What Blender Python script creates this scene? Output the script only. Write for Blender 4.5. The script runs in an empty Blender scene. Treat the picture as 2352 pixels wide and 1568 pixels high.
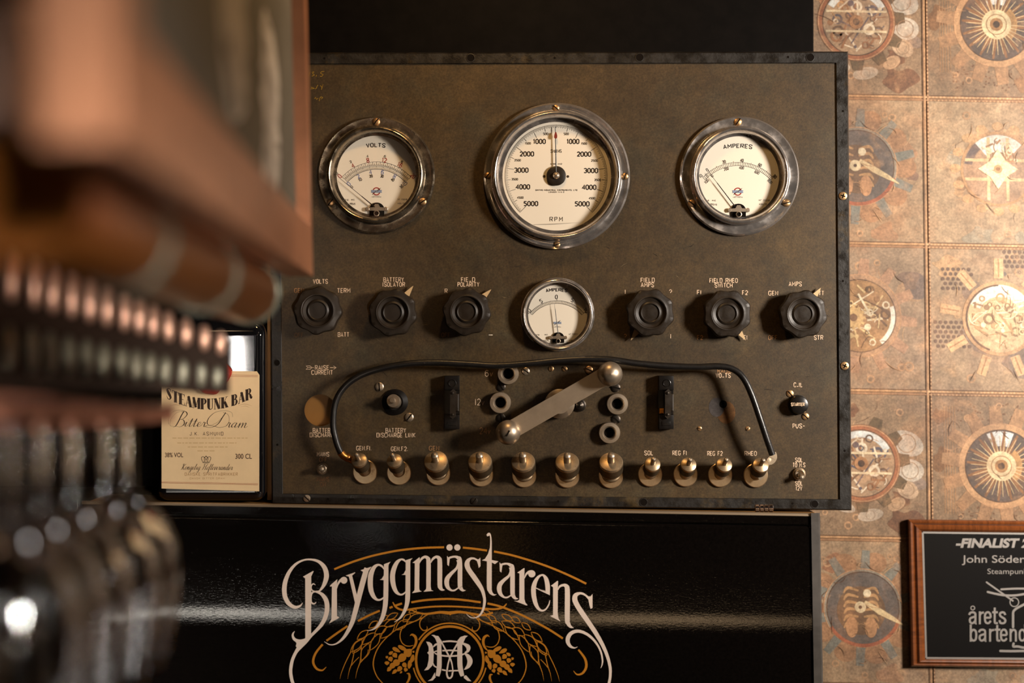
import bpy, math, random
from mathutils import Vector, Matrix
random.seed(7)
PI = math.pi
SC = bpy.context.scene
COL = SC.collection

# ---------------------------------------------------------------- camera, light, exposure
ZC = 1.5                                   # camera height
D0 = 1.6                                   # camera to control panel
cam_d = bpy.data.cameras.new('camera')
cam_d.sensor_width = 36.0
cam_d.lens = 36.0 * D0 / (2352 * 0.0005)
cam_d.clip_start = 0.02
cam_d.dof.use_dof = True
cam_d.dof.focus_distance = D0 + 0.002
cam_d.dof.aperture_fstop = 1.9
cam = bpy.data.objects.new('camera', cam_d)
cam.location = (0, -D0, ZC)
cam.rotation_euler = (PI / 2, 0, 0)
COL.objects.link(cam)
SC.camera = cam

SC.view_settings.view_transform = 'Standard'
SC.view_settings.look = 'None'
SC.view_settings.exposure = 0.14
SC.view_settings.gamma = 1.0
SC.view_settings.use_curve_mapping = False
SC.cycles.use_denoising = True
SC.cycles.caustics_reflective = False
SC.cycles.caustics_refractive = False

world = bpy.data.worlds.new('world')
SC.world = world
world.use_nodes = True
world.node_tree.nodes['Background'].inputs[0].default_value = (1.0, 0.7, 0.45, 1)
world.node_tree.nodes['Background'].inputs[1].default_value = 0.008

def look(o, target):
    d = Vector(target) - Vector(o.location)
    o.rotation_euler = d.to_track_quat('-Z', 'Y').to_euler()

def area(name, loc, target, sx, sy, power, col):
    l = bpy.data.lights.new(name, 'AREA')
    l.shape = 'RECTANGLE'; l.size = sx; l.size_y = sy
    l.energy = power; l.color = col
    o = bpy.data.objects.new(name, l); o.location = loc
    COL.objects.link(o); look(o, target)
    return o

def bulb(name, loc, r, power, col):
    l = bpy.data.lights.new(name, 'POINT')
    l.shadow_soft_size = r; l.energy = power; l.color = col
    o = bpy.data.objects.new(name, l); o.location = loc
    COL.objects.link(o)
    return o

# warm wall lamp to the right of the picture, the amber bulb above the panel, and unseen lights added for highlights, reflections and fill
k = area('key_lamp', (1.50, -1.0, ZC + 0.30), (0.66, 0.10, ZC + 0.05), 0.26, 0.34, 14.0, (1.0, 0.89, 0.78))
k.data.spread = math.radians(78)
bulb('amber_bulb', (0.0, -0.28, ZC + 0.58), 0.03, 4.6, (1.0, 0.58, 0.22))
k = area('bottle_glint_strip', (-0.657, -1.75, ZC - 0.065), (-0.32, 0, ZC - 0.03), 0.010, 0.15, 0.0016, (1.0, 0.93, 0.87))  # unseen strip added for the white highlight on the bottle
k.data.spread = math.radians(7)
k = area('glass_glint_light', (0.55, -2.3, ZC + 0.35), (-0.22, -0.82, ZC - 0.25), 0.20, 0.35, 1.5, (1.0, 0.94, 0.88))  # unseen light added for highlights on the wine glasses
k.data.spread = math.radians(17)
k = area('glass_glint_light', (-1.30, -1.35, ZC - 0.10), (-0.25, -0.79, ZC - 0.25), 0.14, 0.55, 3.0, (1.0, 0.94, 0.88))  # second added light, streaks the glasses from the left
k.data.spread = math.radians(20)
k = area('rack_fill', (0.35, -2.2, ZC - 0.25), (-0.19, -0.60, ZC + 0.005), 0.10, 0.10, 0.16, (1.0, 0.84, 0.7))  # unseen fill added to brighten the rack's studs
k.data.spread = math.radians(14)
k = area('door_band_light', (-0.79, -2.5, ZC - 0.52), (-0.306, -0.05, ZC - 0.304), 0.52, 0.09, 0.026, (1.0, 0.92, 0.8))  # unseen strip added for the pale left part of the door's highlight band
k.data.spread = math.radians(14)
k = area('door_band_light', (0.38, -2.5, ZC - 0.52), (0.15, -0.05, ZC - 0.304), 1.05, 0.09, 0.036, (1.0, 0.66, 0.36))  # added amber strip for the right part of that band
k.data.spread = math.radians(20)
bulb('door_glint_bulb', (-0.07, -2.5, ZC - 0.07), 0.04, 0.22, (1.0, 0.5, 0.15))  # unseen bulb added for the orange glint on the fridge door
for i, (x, z, p) in enumerate([(-2.0, 0.55, 1.2), (-1.0, 1.1, 1.2), (0.3, 1.15, 1.2), (1.5, 1.05, 1.2)]):
    bulb('unseen_bulb', (x, -3.0, ZC + z), 0.07, p, (1.0, 0.66, 0.36))  # unseen bulbs added so the chrome has something to reflect
bulb('unseen_bulb', (0.95, -1.5, ZC + 0.95), 0.05, 1.6, (1.0, 0.78, 0.55))

# ---------------------------------------------------------------- helpers
def S(r, g, b):
    def f(c):
        c /= 255.0
        return c / 12.92 if c <= 0.04045 else ((c + 0.055) / 1.055) ** 2.4
    return (f(r), f(g), f(b), 1.0)

def P(px, py, Y=0.0):
    s = 0.0005 * (D0 + Y) / D0
    return Vector(((px - 1176) * s, Y, ZC + (784 - py) * s))

def U(px, Y=0.0):                          # length of px pixels at depth Y
    return px * 0.0005 * (D0 + Y) / D0

def spline(pts, k=6, closed=False):
    n = len(pts)
    if n < 3: return [tuple(p) for p in pts]
    out = []
    m = n if closed else n - 1
    for i in range(m):
        if closed:
            p0, p1, p2, p3 = pts[(i - 1) % n], pts[i], pts[(i + 1) % n], pts[(i + 2) % n]
        else:
            p0, p1, p2, p3 = pts[max(i - 1, 0)], pts[i], pts[i + 1], pts[min(i + 2, n - 1)]
        for j in range(k):
            t = j / k
            out.append(tuple(0.5 * (2 * b + (c - a) * t + (2 * a - 5 * b + 4 * c - d) * t * t + (3 * b - a - 3 * c + d) * t ** 3)
                             for a, b, c, d in zip(p0, p1, p2, p3)))
    if not closed: out.append(tuple(pts[-1]))
    return out

class MB:
    def __init__(self):
        self.v, self.f, self.c, self.s = [], [], [], []
    def add(self, verts, faces, col=None, smooth=False):
        b = len(self.v)
        self.v += [Vector(p) for p in verts]
        for fc in faces:
            self.f.append([b + i for i in fc]); self.c.append(col); self.s.append(smooth)
    def xform(self, m, start=0):
        for i in range(start, len(self.v)): self.v[i] = m @ self.v[i]
    def box(self, x0, x1, y0, y1, z0, z1, col=None, bev=0.0):
        if bev <= 0:
            vs = [(x0,y0,z0),(x1,y0,z0),(x1,y1,z0),(x0,y1,z0),(x0,y0,z1),(x1,y0,z1),(x1,y1,z1),(x0,y1,z1)]
            self.add(vs, [(0,3,2,1),(4,5,6,7),(0,1,5,4),(1,2,6,5),(2,3,7,6),(3,0,4,7)], col)
        else:                               # chamfered towards -Y (front) face and around
            b = bev
            rings = [(y1, 0), (y0 + b, 0), (y0 + 0.3 * b, 0.3 * b), (y0, b)]
            vs = []
            for (y, o) in rings:
                vs += [(x0+o,y,z0+o),(x1-o,y,z0+o),(x1-o,y,z1-o),(x0+o,y,z1-o)]
            fs = [(0,3,2,1)]
            for k in range(len(rings)-1):
                for j in range(4):
                    a, c = 4*k+j, 4*k+(j+1)%4
                    fs.append((a, c, c+4, a+4))
            e = 4*(len(rings)-1)
            fs.append((e, e+1, e+2, e+3))
            self.add(vs, fs, col)
    def lathe(self, prof, n=48, col=None, smooth=True, rfun=None, m=None):
        # prof: (radius, height); height runs towards -Y
        vs, fs = [], []
        for (r, h) in prof:
            for i in range(n):
                a = 2 * PI * i / n
                rr = r if rfun is None else rfun(a, r, h)
                vs.append(Vector((rr * math.cos(a), -h, rr * math.sin(a))))
        for k in range(len(prof) - 1):
            for i in range(n):
                a, b = k * n + i, k * n + (i + 1) % n
                fs.append((a, b, b + n, a + n))
        if prof[0][0] > 1e-7: fs.append(tuple(range(n))[::-1])
        if prof[-1][0] > 1e-7: fs.append(tuple(range((len(prof)-1)*n, len(prof)*n)))
        if m is not None: vs = [m @ v for v in vs]
        self.add(vs, fs, col, smooth)
    def tube(self, pts, rad, n=12, col=None, smooth=True):
        pts = [Vector(p) for p in pts]
        if not isinstance(rad, (list, tuple)): rad = [rad] * len(pts)
        vs, fs = [], []
        up = Vector((0, 1, 0.1)).normalized()
        for i, p in enumerate(pts):
            t = (pts[min(i+1, len(pts)-1)] - pts[max(i-1, 0)]).normalized()
            if abs(t.dot(up)) > 0.95: up = Vector((0, 0, 1)) if abs(t.z) < 0.9 else Vector((1, 0, 0))
            a = t.cross(up).normalized(); b = t.cross(a).normalized()
            for j in range(n):
                an = 2 * PI * j / n
                vs.append(p + (a * math.cos(an) + b * math.sin(an)) * rad[i])
        for k in range(len(pts) - 1):
            for j in range(n):
                a, b = k*n+j, k*n+(j+1)%n
                fs.append((a, b, b+n, a+n))
        fs.append(tuple(range(n))[::-1]); fs.append(tuple(range((len(pts)-1)*n, len(pts)*n)))
        self.add(vs, fs, col, smooth)
    def prism(self, poly, y0, y1, col=None):  # poly: (x, z) outline, extruded y0 (front) .. y1
        n = len(poly)
        vs = [(x, y0, z) for x, z in poly] + [(x, y1, z) for x, z in poly]
        fs = [tuple(range(n)), tuple(range(n, 2*n))[::-1]]
        for i in range(n):
            j = (i + 1) % n
            fs.append((i, j, j + n, i + n))
        self.add(vs, fs, col)

class Decal(MB):                           # printing: flat coloured shapes mapped on a surface
    def __init__(self, fn):
        super().__init__(); self.fn = fn   # fn(px, py, lift) -> world point
        self.cnt = 0; self.slice = 0
    def pt(self, x, y, lay=0): return self.fn(x, y, 0.00015 + lay * 0.00007 + (self.cnt % 40) * 0.0000016)
    def poly(self, pts, col, lay=0, k=0):
        if k: pts = spline(pts, k, True)
        self.cnt += 1
        if self.slice:                     # cut into bands so that it follows a curved surface
            y0 = min(p[1] for p in pts); y1 = max(p[1] for p in pts)
            n = int((y1 - y0) / self.slice) + 1
            for i in range(n):
                q = [(p[0], p[1]) for p in pts]
                for lim, sg in ((y0 + (y1-y0)*i/n, 1), (y0 + (y1-y0)*(i+1)/n, -1)):
                    out = []
                    for j in range(len(q)):
                        a, b = q[j-1], q[j]
                        ia, ib = sg*(a[1]-lim) >= 0, sg*(b[1]-lim) >= 0
                        if ia != ib:
                            t = (lim-a[1])/(b[1]-a[1]); out.append((a[0]+(b[0]-a[0])*t, lim))
                        if ib: out.append(b)
                    q = out
                    if len(q) < 3: break
                if len(q) >= 3: self.add([self.pt(p[0], p[1], lay) for p in q], [tuple(range(len(q)))], col)
            return
        self.add([self.pt(p[0], p[1], lay) for p in pts], [tuple(range(len(pts)))], col)
    def disc(self, x, y, r, col, lay=0, n=24, ry=None, a0=0):
        ry = ry or r
        ca, sa = math.cos(a0), math.sin(a0)
        q = []
        for i in range(n):
            u, v = r * math.cos(2*PI*i/n), ry * math.sin(2*PI*i/n)
            q.append((x + u*ca - v*sa, y + u*sa + v*ca))
        self.poly(q, col, lay)
    def ring(self, x, y, r0, r1, col, lay=0, a0=0, a1=2*PI, n=64):
        vs, fs = [], []; self.cnt += 1
        for i in range(n + 1):
            a = a0 + (a1 - a0) * i / n
            for r in (r0, r1): vs.append(self.pt(x + r*math.cos(a), y - r*math.sin(a), lay))
        for i in range(n): fs.append((2*i, 2*i+1, 2*i+3, 2*i+2))
        self.add(vs, fs, col)
    def stroke(self, pts, w, col, lay=0, k=5, cap=False, curve=True, tr=None):
        pts = [(p[0], p[1], p[2] if len(p) > 2 else w) for p in pts]
        if curve and len(pts) > 2: pts = spline(pts, k)
        if tr: pts = [tr(*p) for p in pts]
        n = len(pts); vs = []; fs = []; self.cnt += 1
        for i, (x, y, ww) in enumerate(pts):
            def nrm(a, b):
                dx, dy = b[0]-a[0], b[1]-a[1]; l = math.hypot(dx, dy) or 1e-9
                return (-dy/l, dx/l)
            n1 = nrm(pts[i-1], pts[i]) if i else nrm(pts[0], pts[1])
            n2 = nrm(pts[i], pts[i+1]) if i < n-1 else n1
            nx, ny = n1[0]+n2[0], n1[1]+n2[1]; l = math.hypot(nx, ny) or 1e-9
            nx, ny = nx/l, ny/l
            c = max(0.6, nx*n1[0]+ny*n1[1])
            h = 0.5 * max(ww, 0.05) / c
            vs += [self.pt(x+nx*h, y+ny*h, lay), self.pt(x-nx*h, y-ny*h, lay)]
        for i in range(n-1): fs.append((2*i, 2*i+1, 2*i+3, 2*i+2))
        self.add(vs, fs, col)
        if cap:
            for p in (pts[0], pts[-1]): self.disc(p[0], p[1], p[2]/2, col, lay, 12)

def add_mesh(name, mb, mat, org, recalc=True, sharp=35):
    me = bpy.data.meshes.new(name)
    me.from_pydata([tuple(v - org) for v in mb.v], [], mb.f)
    if any(c is not None for c in mb.c):
        at = me.color_attributes.new('Col', 'FLOAT_COLOR', 'CORNER')
        buf = []
        for poly, c in zip(me.polygons, mb.c):
            buf += list(c or (1, 1, 1, 1)) * poly.loop_total
        at.data.foreach_set('color', buf)
    me.polygons.foreach_set('use_smooth', mb.s)
    me.update()
    if recalc:
        import bmesh
        bm = bmesh.new(); bm.from_mesh(me)
        bmesh.ops.recalc_face_normals(bm, faces=bm.faces)
        bm.to_mesh(me); bm.free()
    if any(mb.s): me.set_sharp_from_angle(angle=math.radians(sharp))
    me.materials.append(mat)
    return me

WLOC = {}
def obj(name, mb, mat, parent=None, org=None, label=None, sharp=35):
    flat = isinstance(mb, Decal)
    pl = WLOC[parent.name] if parent else Vector((0, 0, 0))
    if org is None:
        if parent: org = pl
        else:
            xs = [v.x for v in mb.v]; ys = [v.y for v in mb.v]; zs = [v.z for v in mb.v]
            org = Vector(((min(xs)+max(xs))/2, (min(ys)+max(ys))/2, min(zs)))
    org = Vector(org)
    me = add_mesh(name, mb, mat, org, not flat, sharp)
    o = bpy.data.objects.new(name, me); COL.objects.link(o)
    o.parent = parent; o.location = org - pl
    WLOC[o.name] = org
    if label: o['label'] = label
    return o

def part(name, mb, mat, parent, loc, label=None):   # mb already in local coordinates around the origin
    loc = Vector(loc)
    me = add_mesh(name, mb, mat, Vector((0, 0, 0)), not isinstance(mb, Decal))
    o = bpy.data.objects.new(name, me); COL.objects.link(o)
    o.parent = parent; o.location = loc - (WLOC[parent.name] if parent else Vector((0, 0, 0)))
    WLOC[o.name] = loc
    if label: o['label'] = label
    return o

def copy_tree(o, parent, loc, label=None):
    c = o.copy(); COL.objects.link(c); c.parent = parent
    loc = Vector(loc)
    c.location = loc - (WLOC[parent.name] if parent else Vector((0, 0, 0)))
    WLOC[c.name] = loc
    if label: c['label'] = label
    elif 'label' in c: del c['label']
    for ch in list(o.children):
        d = copy_tree(ch, c, loc + ch.location, ch.get('label'))
    return c

def thing(name, loc, label, cat, group=None):
    o = bpy.data.objects.new(name, None); COL.objects.link(o)
    o.empty_display_size = 0.05
    o.location = loc; WLOC[o.name] = Vector(loc)
    return tag(o, label, cat, group)

def tag(o, label, cat, group=None):
    o['label'] = label; o['category'] = cat
    if group: o['group'] = group
    return o

def struct(o):
    o['kind'] = 'structure'; return o

# ---------------------------------------------------------------- materials
def mat(name, col, rough=0.5, metal=0.0, attr=False, vary=None, bump=None, coat=0.0, spec=0.5, rvary=None, tint=None):
    m = bpy.data.materials.new(name); m.use_nodes = True
    nt = m.node_tree; N = nt.nodes; L = nt.links
    b = N['Principled BSDF']
    b.inputs['Roughness'].default_value = rough
    b.inputs['Metallic'].default_value = metal
    b.inputs['Specular IOR Level'].default_value = spec
    b.inputs['Coat Weight'].default_value = coat
    b.inputs['Coat Roughness'].default_value = 0.08
    tc = N.new('ShaderNodeTexCoord')
    src = None
    if attr:
        a = N.new('ShaderNodeAttribute'); a.attribute_name = 'Col'; src = a.outputs['Color']
    else:
        c = N.new('ShaderNodeRGB'); c.outputs[0].default_value = col; src = c.outputs[0]
    def noise(scale, detail=6, rough_=0.6, stretch=None):
        n = N.new('ShaderNodeTexNoise'); n.inputs['Scale'].default_value = scale
        n.inputs['Detail'].default_value = detail; n.inputs['Roughness'].default_value = rough_
        if stretch:
            mp = N.new('ShaderNodeMapping'); mp.inputs['Scale'].default_value = stretch
            L.new(tc.outputs['Object'], mp.inputs[0]); L.new(mp.outputs[0], n.inputs['Vector'])
        else: L.new(tc.outputs['Object'], n.inputs['Vector'])
        return n
    for item in (tint or []):               # (scale, colour, threshold lo, hi, amount): coloured blotches
        n = noise(item[0], 8, 0.65)
        r = N.new('ShaderNodeMapRange'); r.inputs[1].default_value = item[2]; r.inputs[2].default_value = item[3]
        r.inputs[3].default_value = 0; r.inputs[4].default_value = item[4]
        L.new(n.outputs['Fac'], r.inputs[0])
        mx = N.new('ShaderNodeMix'); mx.data_type = 'RGBA'
        L.new(r.outputs[0], mx.inputs[0]); L.new(src, mx.inputs[6]); mx.inputs[7].default_value = item[1]
        src = mx.outputs[2]
    for (sc_, lo, hi, st) in (vary or []):
        n = noise(sc_, 8, 0.65, st)
        r = N.new('ShaderNodeMapRange'); r.inputs[1].default_value = 0.3; r.inputs[2].default_value = 0.7
        r.inputs[3].default_value = lo; r.inputs[4].default_value = hi
        L.new(n.outputs['Fac'], r.inputs[0])
        vm = N.new('ShaderNodeVectorMath'); vm.operation = 'SCALE'
        L.new(src, vm.inputs[0]); L.new(r.outputs[0], vm.inputs['Scale'])
        src = vm.outputs[0]
    L.new(src, b.inputs['Base Color'])
    if rvary:
        n = noise(rvary[0], 6, 0.6)
        r = N.new('ShaderNodeMapRange'); r.inputs[1].default_value = 0.35; r.inputs[2].default_value = 0.65
        r.inputs[3].default_value = rvary[1]; r.inputs[4].default_value = rvary[2]
        L.new(n.outputs['Fac'], r.inputs[0]); L.new(r.outputs[0], b.inputs['Roughness'])
    if bump:
        n = noise(bump[0], 5, 0.6, bump[2] if len(bump) > 2 else None)
        bp = N.new('ShaderNodeBump'); bp.inputs['Strength'].default_value = 1.0
        bp.inputs['Distance'].default_value = bump[1]
        L.new(n.outputs['Fac'], bp.inputs['Height']); L.new(bp.outputs[0], b.inputs['Normal'])
    return m

def pane_mat(name):
    m = bpy.data.materials.new(name); m.use_nodes = True
    nt = m.node_tree; N = nt.nodes; L = nt.links
    for n in list(N): N.remove(n)
    o = N.new('ShaderNodeOutputMaterial'); mx = N.new('ShaderNodeMixShader')
    t = N.new('ShaderNodeBsdfTransparent'); g = N.new('ShaderNodeBsdfGlossy')
    g.inputs['Roughness'].default_value = 0.02
    f = N.new('ShaderNodeLayerWeight'); pw = N.new('ShaderNodeMath'); pw.operation = 'POWER'; pw.inputs[1].default_value = 5.0
    ad = N.new('ShaderNodeMath'); ad.operation = 'MULTIPLY_ADD'; ad.inputs[1].default_value = 0.9; ad.inputs[2].default_value = 0.035
    L.new(f.outputs['Facing'], pw.inputs[0]); L.new(pw.outputs[0], ad.inputs[0])
    L.new(ad.outputs[0], mx.inputs[0]); L.new(t.outputs[0], mx.inputs[1]); L.new(g.outputs[0], mx.inputs[2])
    L.new(mx.outputs[0], o.inputs[0])
    return m

def glass_mat(name, col=(1, 1, 1, 1)):
    m = bpy.data.materials.new(name); m.use_nodes = True
    nt = m.node_tree; N = nt.nodes; L = nt.links
    for n in list(N): N.remove(n)
    o = N.new('ShaderNodeOutputMaterial'); g = N.new('ShaderNodeBsdfGlass')
    g.inputs['Color'].default_value = col; g.inputs['IOR'].default_value = 1.48
    g.inputs['Roughness'].default_value = 0.0
    L.new(g.outputs[0], o.inputs[0])
    return m

M = {}
M['panel'] = mat('panel_paint', S(58, 45, 27), 0.5, attr=False, vary=[(26, 0.72, 1.3, None), (420, 0.62, 1.4, None), (110, 0.8, 1.2, None)],
                 tint=[(9, S(74, 56, 27), 0.45, 0.7, 0.5), (14, S(52, 50, 38), 0.5, 0.75, 0.6), (40, S(30, 25, 18), 0.6, 0.75, 0.5)], bump=(900, 0.0001), spec=0.35)
M['frame'] = mat('black_frame', S(25, 22, 19), 0.42, spec=0.35, vary=[(30, 0.7, 1.4, (1, 1, 1)), (220, 0.8, 1.25, None)],
                 tint=[(16, S(92, 72, 34), 0.58, 0.75, 0.6)], bump=(300, 0.0003), rvary=(60, 0.25, 0.6))
M['print'] = mat('print', None, 0.6, attr=True, spec=0.3)
M['panelprint'] = mat('engraved_print', None, 0.7, attr=True, spec=0.2, vary=[(260, 0.55, 1.15, None)])
M['dial'] = mat('dial_enamel', None, 0.5, attr=True, spec=0.35)
M['chrome'] = mat('chrome', S(196, 188, 182), 0.14, 0.86, vary=[(45, 0.72, 1.06, None)], rvary=(60, 0.08, 0.34), bump=(90, 0.00004))
M['pitted'] = mat('pitted_chrome', S(158, 144, 124), 0.2, 0.9, vary=[(40, 0.5, 1.1, None), (500, 0.75, 1.1, None)], rvary=(80, 0.08, 0.4), bump=(700, 0.00006))
M['steel'] = mat('worn_steel', S(178, 162, 142), 0.38, 0.86, vary=[(60, 0.88, 1.08, None)])
M['brass'] = mat('brass', S(182, 144, 102), 0.4, 0.85, vary=[(200, 0.7, 1.15, None)])
M['nickel'] = mat('tarnished_nickel', S(186, 162, 130), 0.36, 0.86, vary=[(120, 0.8, 1.1, None)], tint=[(150, S(104, 66, 34), 0.56, 0.7, 0.7)])
M['knurl'] = mat('knurled_nickel', S(104, 90, 70), 0.42, 0.8, vary=[(120, 0.6, 1.1, None)])
M['knob'] = mat('bakelite', S(34, 27, 20), 0.34, spec=0.3, vary=[(90, 0.75, 1.35, None)], bump=(900, 0.00006), rvary=(60, 0.3, 0.55))
M['blackplastic'] = mat('black_plastic', S(20, 17, 15), 0.3, spec=0.35, vary=[(200, 0.7, 1.3, None)])
M['rubber'] = mat('cable_rubber', S(20, 18, 17), 0.34, vary=[(120, 0.7, 1.4, None)], bump=(200, 0.0002))
M['darkscrew'] = mat('dark_screw', S(58, 52, 46), 0.4, 0.8)
M['ochre'] = mat('ochre_wood', S(128, 86, 30), 0.6, vary=[(6, 0.85, 1.15, None)])
M['pointer'] = mat('pointer_cream', S(190, 160, 118), 0.5)
M['pane'] = pane_mat('gauge_glass')
M['fridge'] = mat('black_lacquer', S(8, 6, 5), 0.05, spec=0.4, bump=(260, 0.00008, (1, 1, 2.2)), vary=[(300, 0.8, 1.5, None)])
M['fridgetrim'] = mat('fridge_trim', S(62, 58, 54), 0.45, vary=[(60, 0.7, 1.3, None)])
M['fridgeedge'] = mat('fridge_edge', S(150, 132, 110), 0.35, 0.6)
M['blackboard'] = mat('black_gloss_board', S(8, 6, 5), 0.6, spec=0.05, vary=[(50, 0.7, 1.4, None)])
M['bottle'] = mat('black_bottle_glass', S(12, 12, 14), 0.05, coat=0.5)
M['paper'] = mat('label_paper', None, 0.7, attr=True, spec=0.2, vary=[(18, 0.9, 1.06, None)])
M['wax'] = mat('red_wax', S(168, 34, 20), 0.22, vary=[(60, 0.7, 1.2, None)], bump=(90, 0.0015), coat=0.4)
M['wallpaper'] = mat('wallpaper_print', None, 0.55, attr=True, spec=0.3, vary=[(13, 0.38, 0.76, None), (70, 0.7, 1.3, None), (330, 0.7, 1.3, None), (900, 0.75, 1.25, None)],
                     tint=[(7, S(120, 96, 86), 0.5, 0.72, 0.6), (16, S(176, 124, 84), 0.5, 0.7, 0.5), (34, S(206, 160, 116), 0.55, 0.72, 0.5), (52, S(100, 70, 50), 0.55, 0.7, 0.5)])
M['wood'] = mat('plaque_wood', S(98, 52, 22), 0.3, vary=[(30, 0.55, 1.3, (1, 1, 8)), (160, 0.8, 1.2, (1, 1, 6))], coat=0.3)
M['woodh'] = mat('plaque_wood_rail', S(98, 52, 22), 0.3, vary=[(30, 0.55, 1.3, (8, 1, 1)), (160, 0.8, 1.2, (6, 1, 1))], coat=0.3)
M['plate'] = mat('plaque_black', S(13, 12, 12), 0.25)
M['silver'] = mat('engraved_silver', S(150, 145, 140), 0.4, 0.7)
M['copper'] = mat('copper', S(184, 126, 92), 0.42, 0.5, vary=[(20, 0.7, 1.15, None)])
M['chalk'] = mat('chalkboard_slate', S(92, 88, 78), 0.75, vary=[(12, 0.75, 1.2, None)])
M['amber'] = mat('amber_copper', S(150, 88, 36), 0.28, 0.6, vary=[(16, 0.6, 1.3, (1, 0.2, 1))])
M['band'] = mat('grey_band', S(150, 156, 140), 0.35, 0.5)
M['studcu'] = mat('copper_stud', S(232, 188, 166), 0.32, 0.6)
M['studgrey'] = mat('grey_stud', S(150, 150, 134), 0.38, 0.6)
M['leather'] = mat('dark_rack', S(38, 24, 16), 0.6)
M['wineglass'] = glass_mat('wine_glass')
M['darkwall'] = mat('dark_wall', S(40, 27, 20), 0.7, vary=[(3, 0.8, 1.2, None)])
M['floor'] = mat('floor_boards', S(40, 28, 20), 0.5, vary=[(8, 0.7, 1.2, (1, 8, 1))])
M['blackwall'] = mat('black_wall', S(24, 17, 13), 0.7, spec=0.15)

# ---------------------------------------------------------------- lettering
GLY = {
'A': (6, "00 3A 60;13 53"), 'B': (6, "40 00 0A 3A;~3A 5A 69 67 55 35;05 35;~35 55 64 61 50 30"),
'C': (6, "~68 5A 2A 08 02 20 50 62"), 'D': (6, "20 00 0A 2A;~2A 5A 67 63 50 20"), 'E': (5, "50 00 0A 5A;05 45"),
'F': (5, "00 0A 5A;05 45"), 'G': (6, "~68 5A 2A 08 02 20 50 63;63 64 44"), 'H': (6, "00 0A;60 6A;05 65"), 'I': (1, "00 0A"),
'J': (5, "5A 52;~52 40 20 02"), 'K': (6, "00 0A;6A 04;25 60"), 'L': (5, "0A 00 50"), 'M': (7, "00 0A 34 7A 70"), 'N': (6, "00 0A 60 6A"),
'O': (6, "~05 08 2A 4A 68 65 62 40 20 02 05"), 'P': (5, "00 0A 2A;~2A 4A 59 57 45 25;05 25"), 'Q': (6, "~05 08 2A 4A 68 65 62 40 20 02 05;42 60"),
'R': (6, "00 0A 3A;~3A 5A 69 67 55 35;05 35;35 60"), 'S': (6, "~68 5A 1A 08 16 54 62 50 20 02"), 'T': (6, "30 3A;0A 6A"),
'U': (6, "0A 03;~03 20 40 63;63 6A"), 'V': (6, "0A 30 6A"), 'W': (8, "0A 20 48 60 8A"), 'X': (6, "00 6A;0A 60"), 'Y': (6, "0A 35 6A;35 30"), 'Z': (6, "0A 6A 00 60"),
'0': (6, "~05 08 2A 4A 68 65 62 40 20 02 05"), '1': (3, "08 2A 20"), '2': (6, "~08 2A 4A 68 66 00;00 60"), '3': (6, "~09 2A 4A 68 66 35;~35 64 62 40 20 01"),
'4': (6, "50 5A 03 63"), '5': (6, "6A 1A 06;~06 36 64 62 40 20 01"), '6': (6, "~69 4A 2A 07 02 20 40 62 64 46 26 04"), '7': (6, "0A 6A 20"),
'8': (6, "~35 07 1A 5A 67 35 03 10 50 63 35"), '9': (6, "~01 20 40 63 68 4A 2A 08 06 24 44 66"), '.': (1, "00 01"), ',': (1, "11 0"), '-': (4, "05 45"),
'?': (6, "~08 2A 4A 68 66 34;34 32"), '_': (5, "01 51"), '/': (6, "00 6A"), 'v': (5, "06 20 56"), 'o': (3, "~27 39 2A 1A 09 17 27"), ' ': (4, ""),
'|': (1, "00 0A"), 'f': (5, "00 0A;05 45"), 'z': (5, "0A 5A;0A 06"), '=': (6, "00 03;60 63;05 65"), '%': (6, "~05 08 2A 4A 68 65 62;02 05"),
}
def glyph(ch):
    w, s = GLY[ch]; out = []
    for st in s.split(';'):
        if not st: continue
        cv = st[0] == '~'
        pts = [(int(t[0], 16), int(t[1], 16)) for t in st.lstrip('~').split() if len(t) == 2]
        if len(pts) > 1: out.append((cv, pts))
    return w, out

def text(d, s, cx, cy, h, w, sw, col, lay=1, ang=0.0, arch=0.0, gap=3.2, slant=0.0, wf=None):
    """engraved single-stroke lettering: centre cx,cy (pixels), cap height h, total width w"""
    tot = sum(GLY[c][0] for c in s) + gap * (len(s) - 1)
    kx = (w / tot) if w else h / 10 * 0.85
    W = kx * tot
    x = 0.0
    ca, sa = math.cos(ang), math.sin(ang)
    for ch in s:
        gw, sts = glyph(ch)
        for cv, pts in sts:
            q = []
            for (gx, gy) in pts:
                u = (x + gx) * kx - W / 2 + slant * (gy / 10 - 0.5) * h
                v = -(gy / 10 - 0.5) * h
                if arch:
                    a = u / arch
                    u, v = (arch - v) * math.sin(a), arch - (arch - v) * math.cos(a)
                q.append((cx + u * ca - v * sa, cy + u * sa + v * ca))
            d.stroke(q, sw, col, lay, 4, False, cv)
        x += gw + gap

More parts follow.
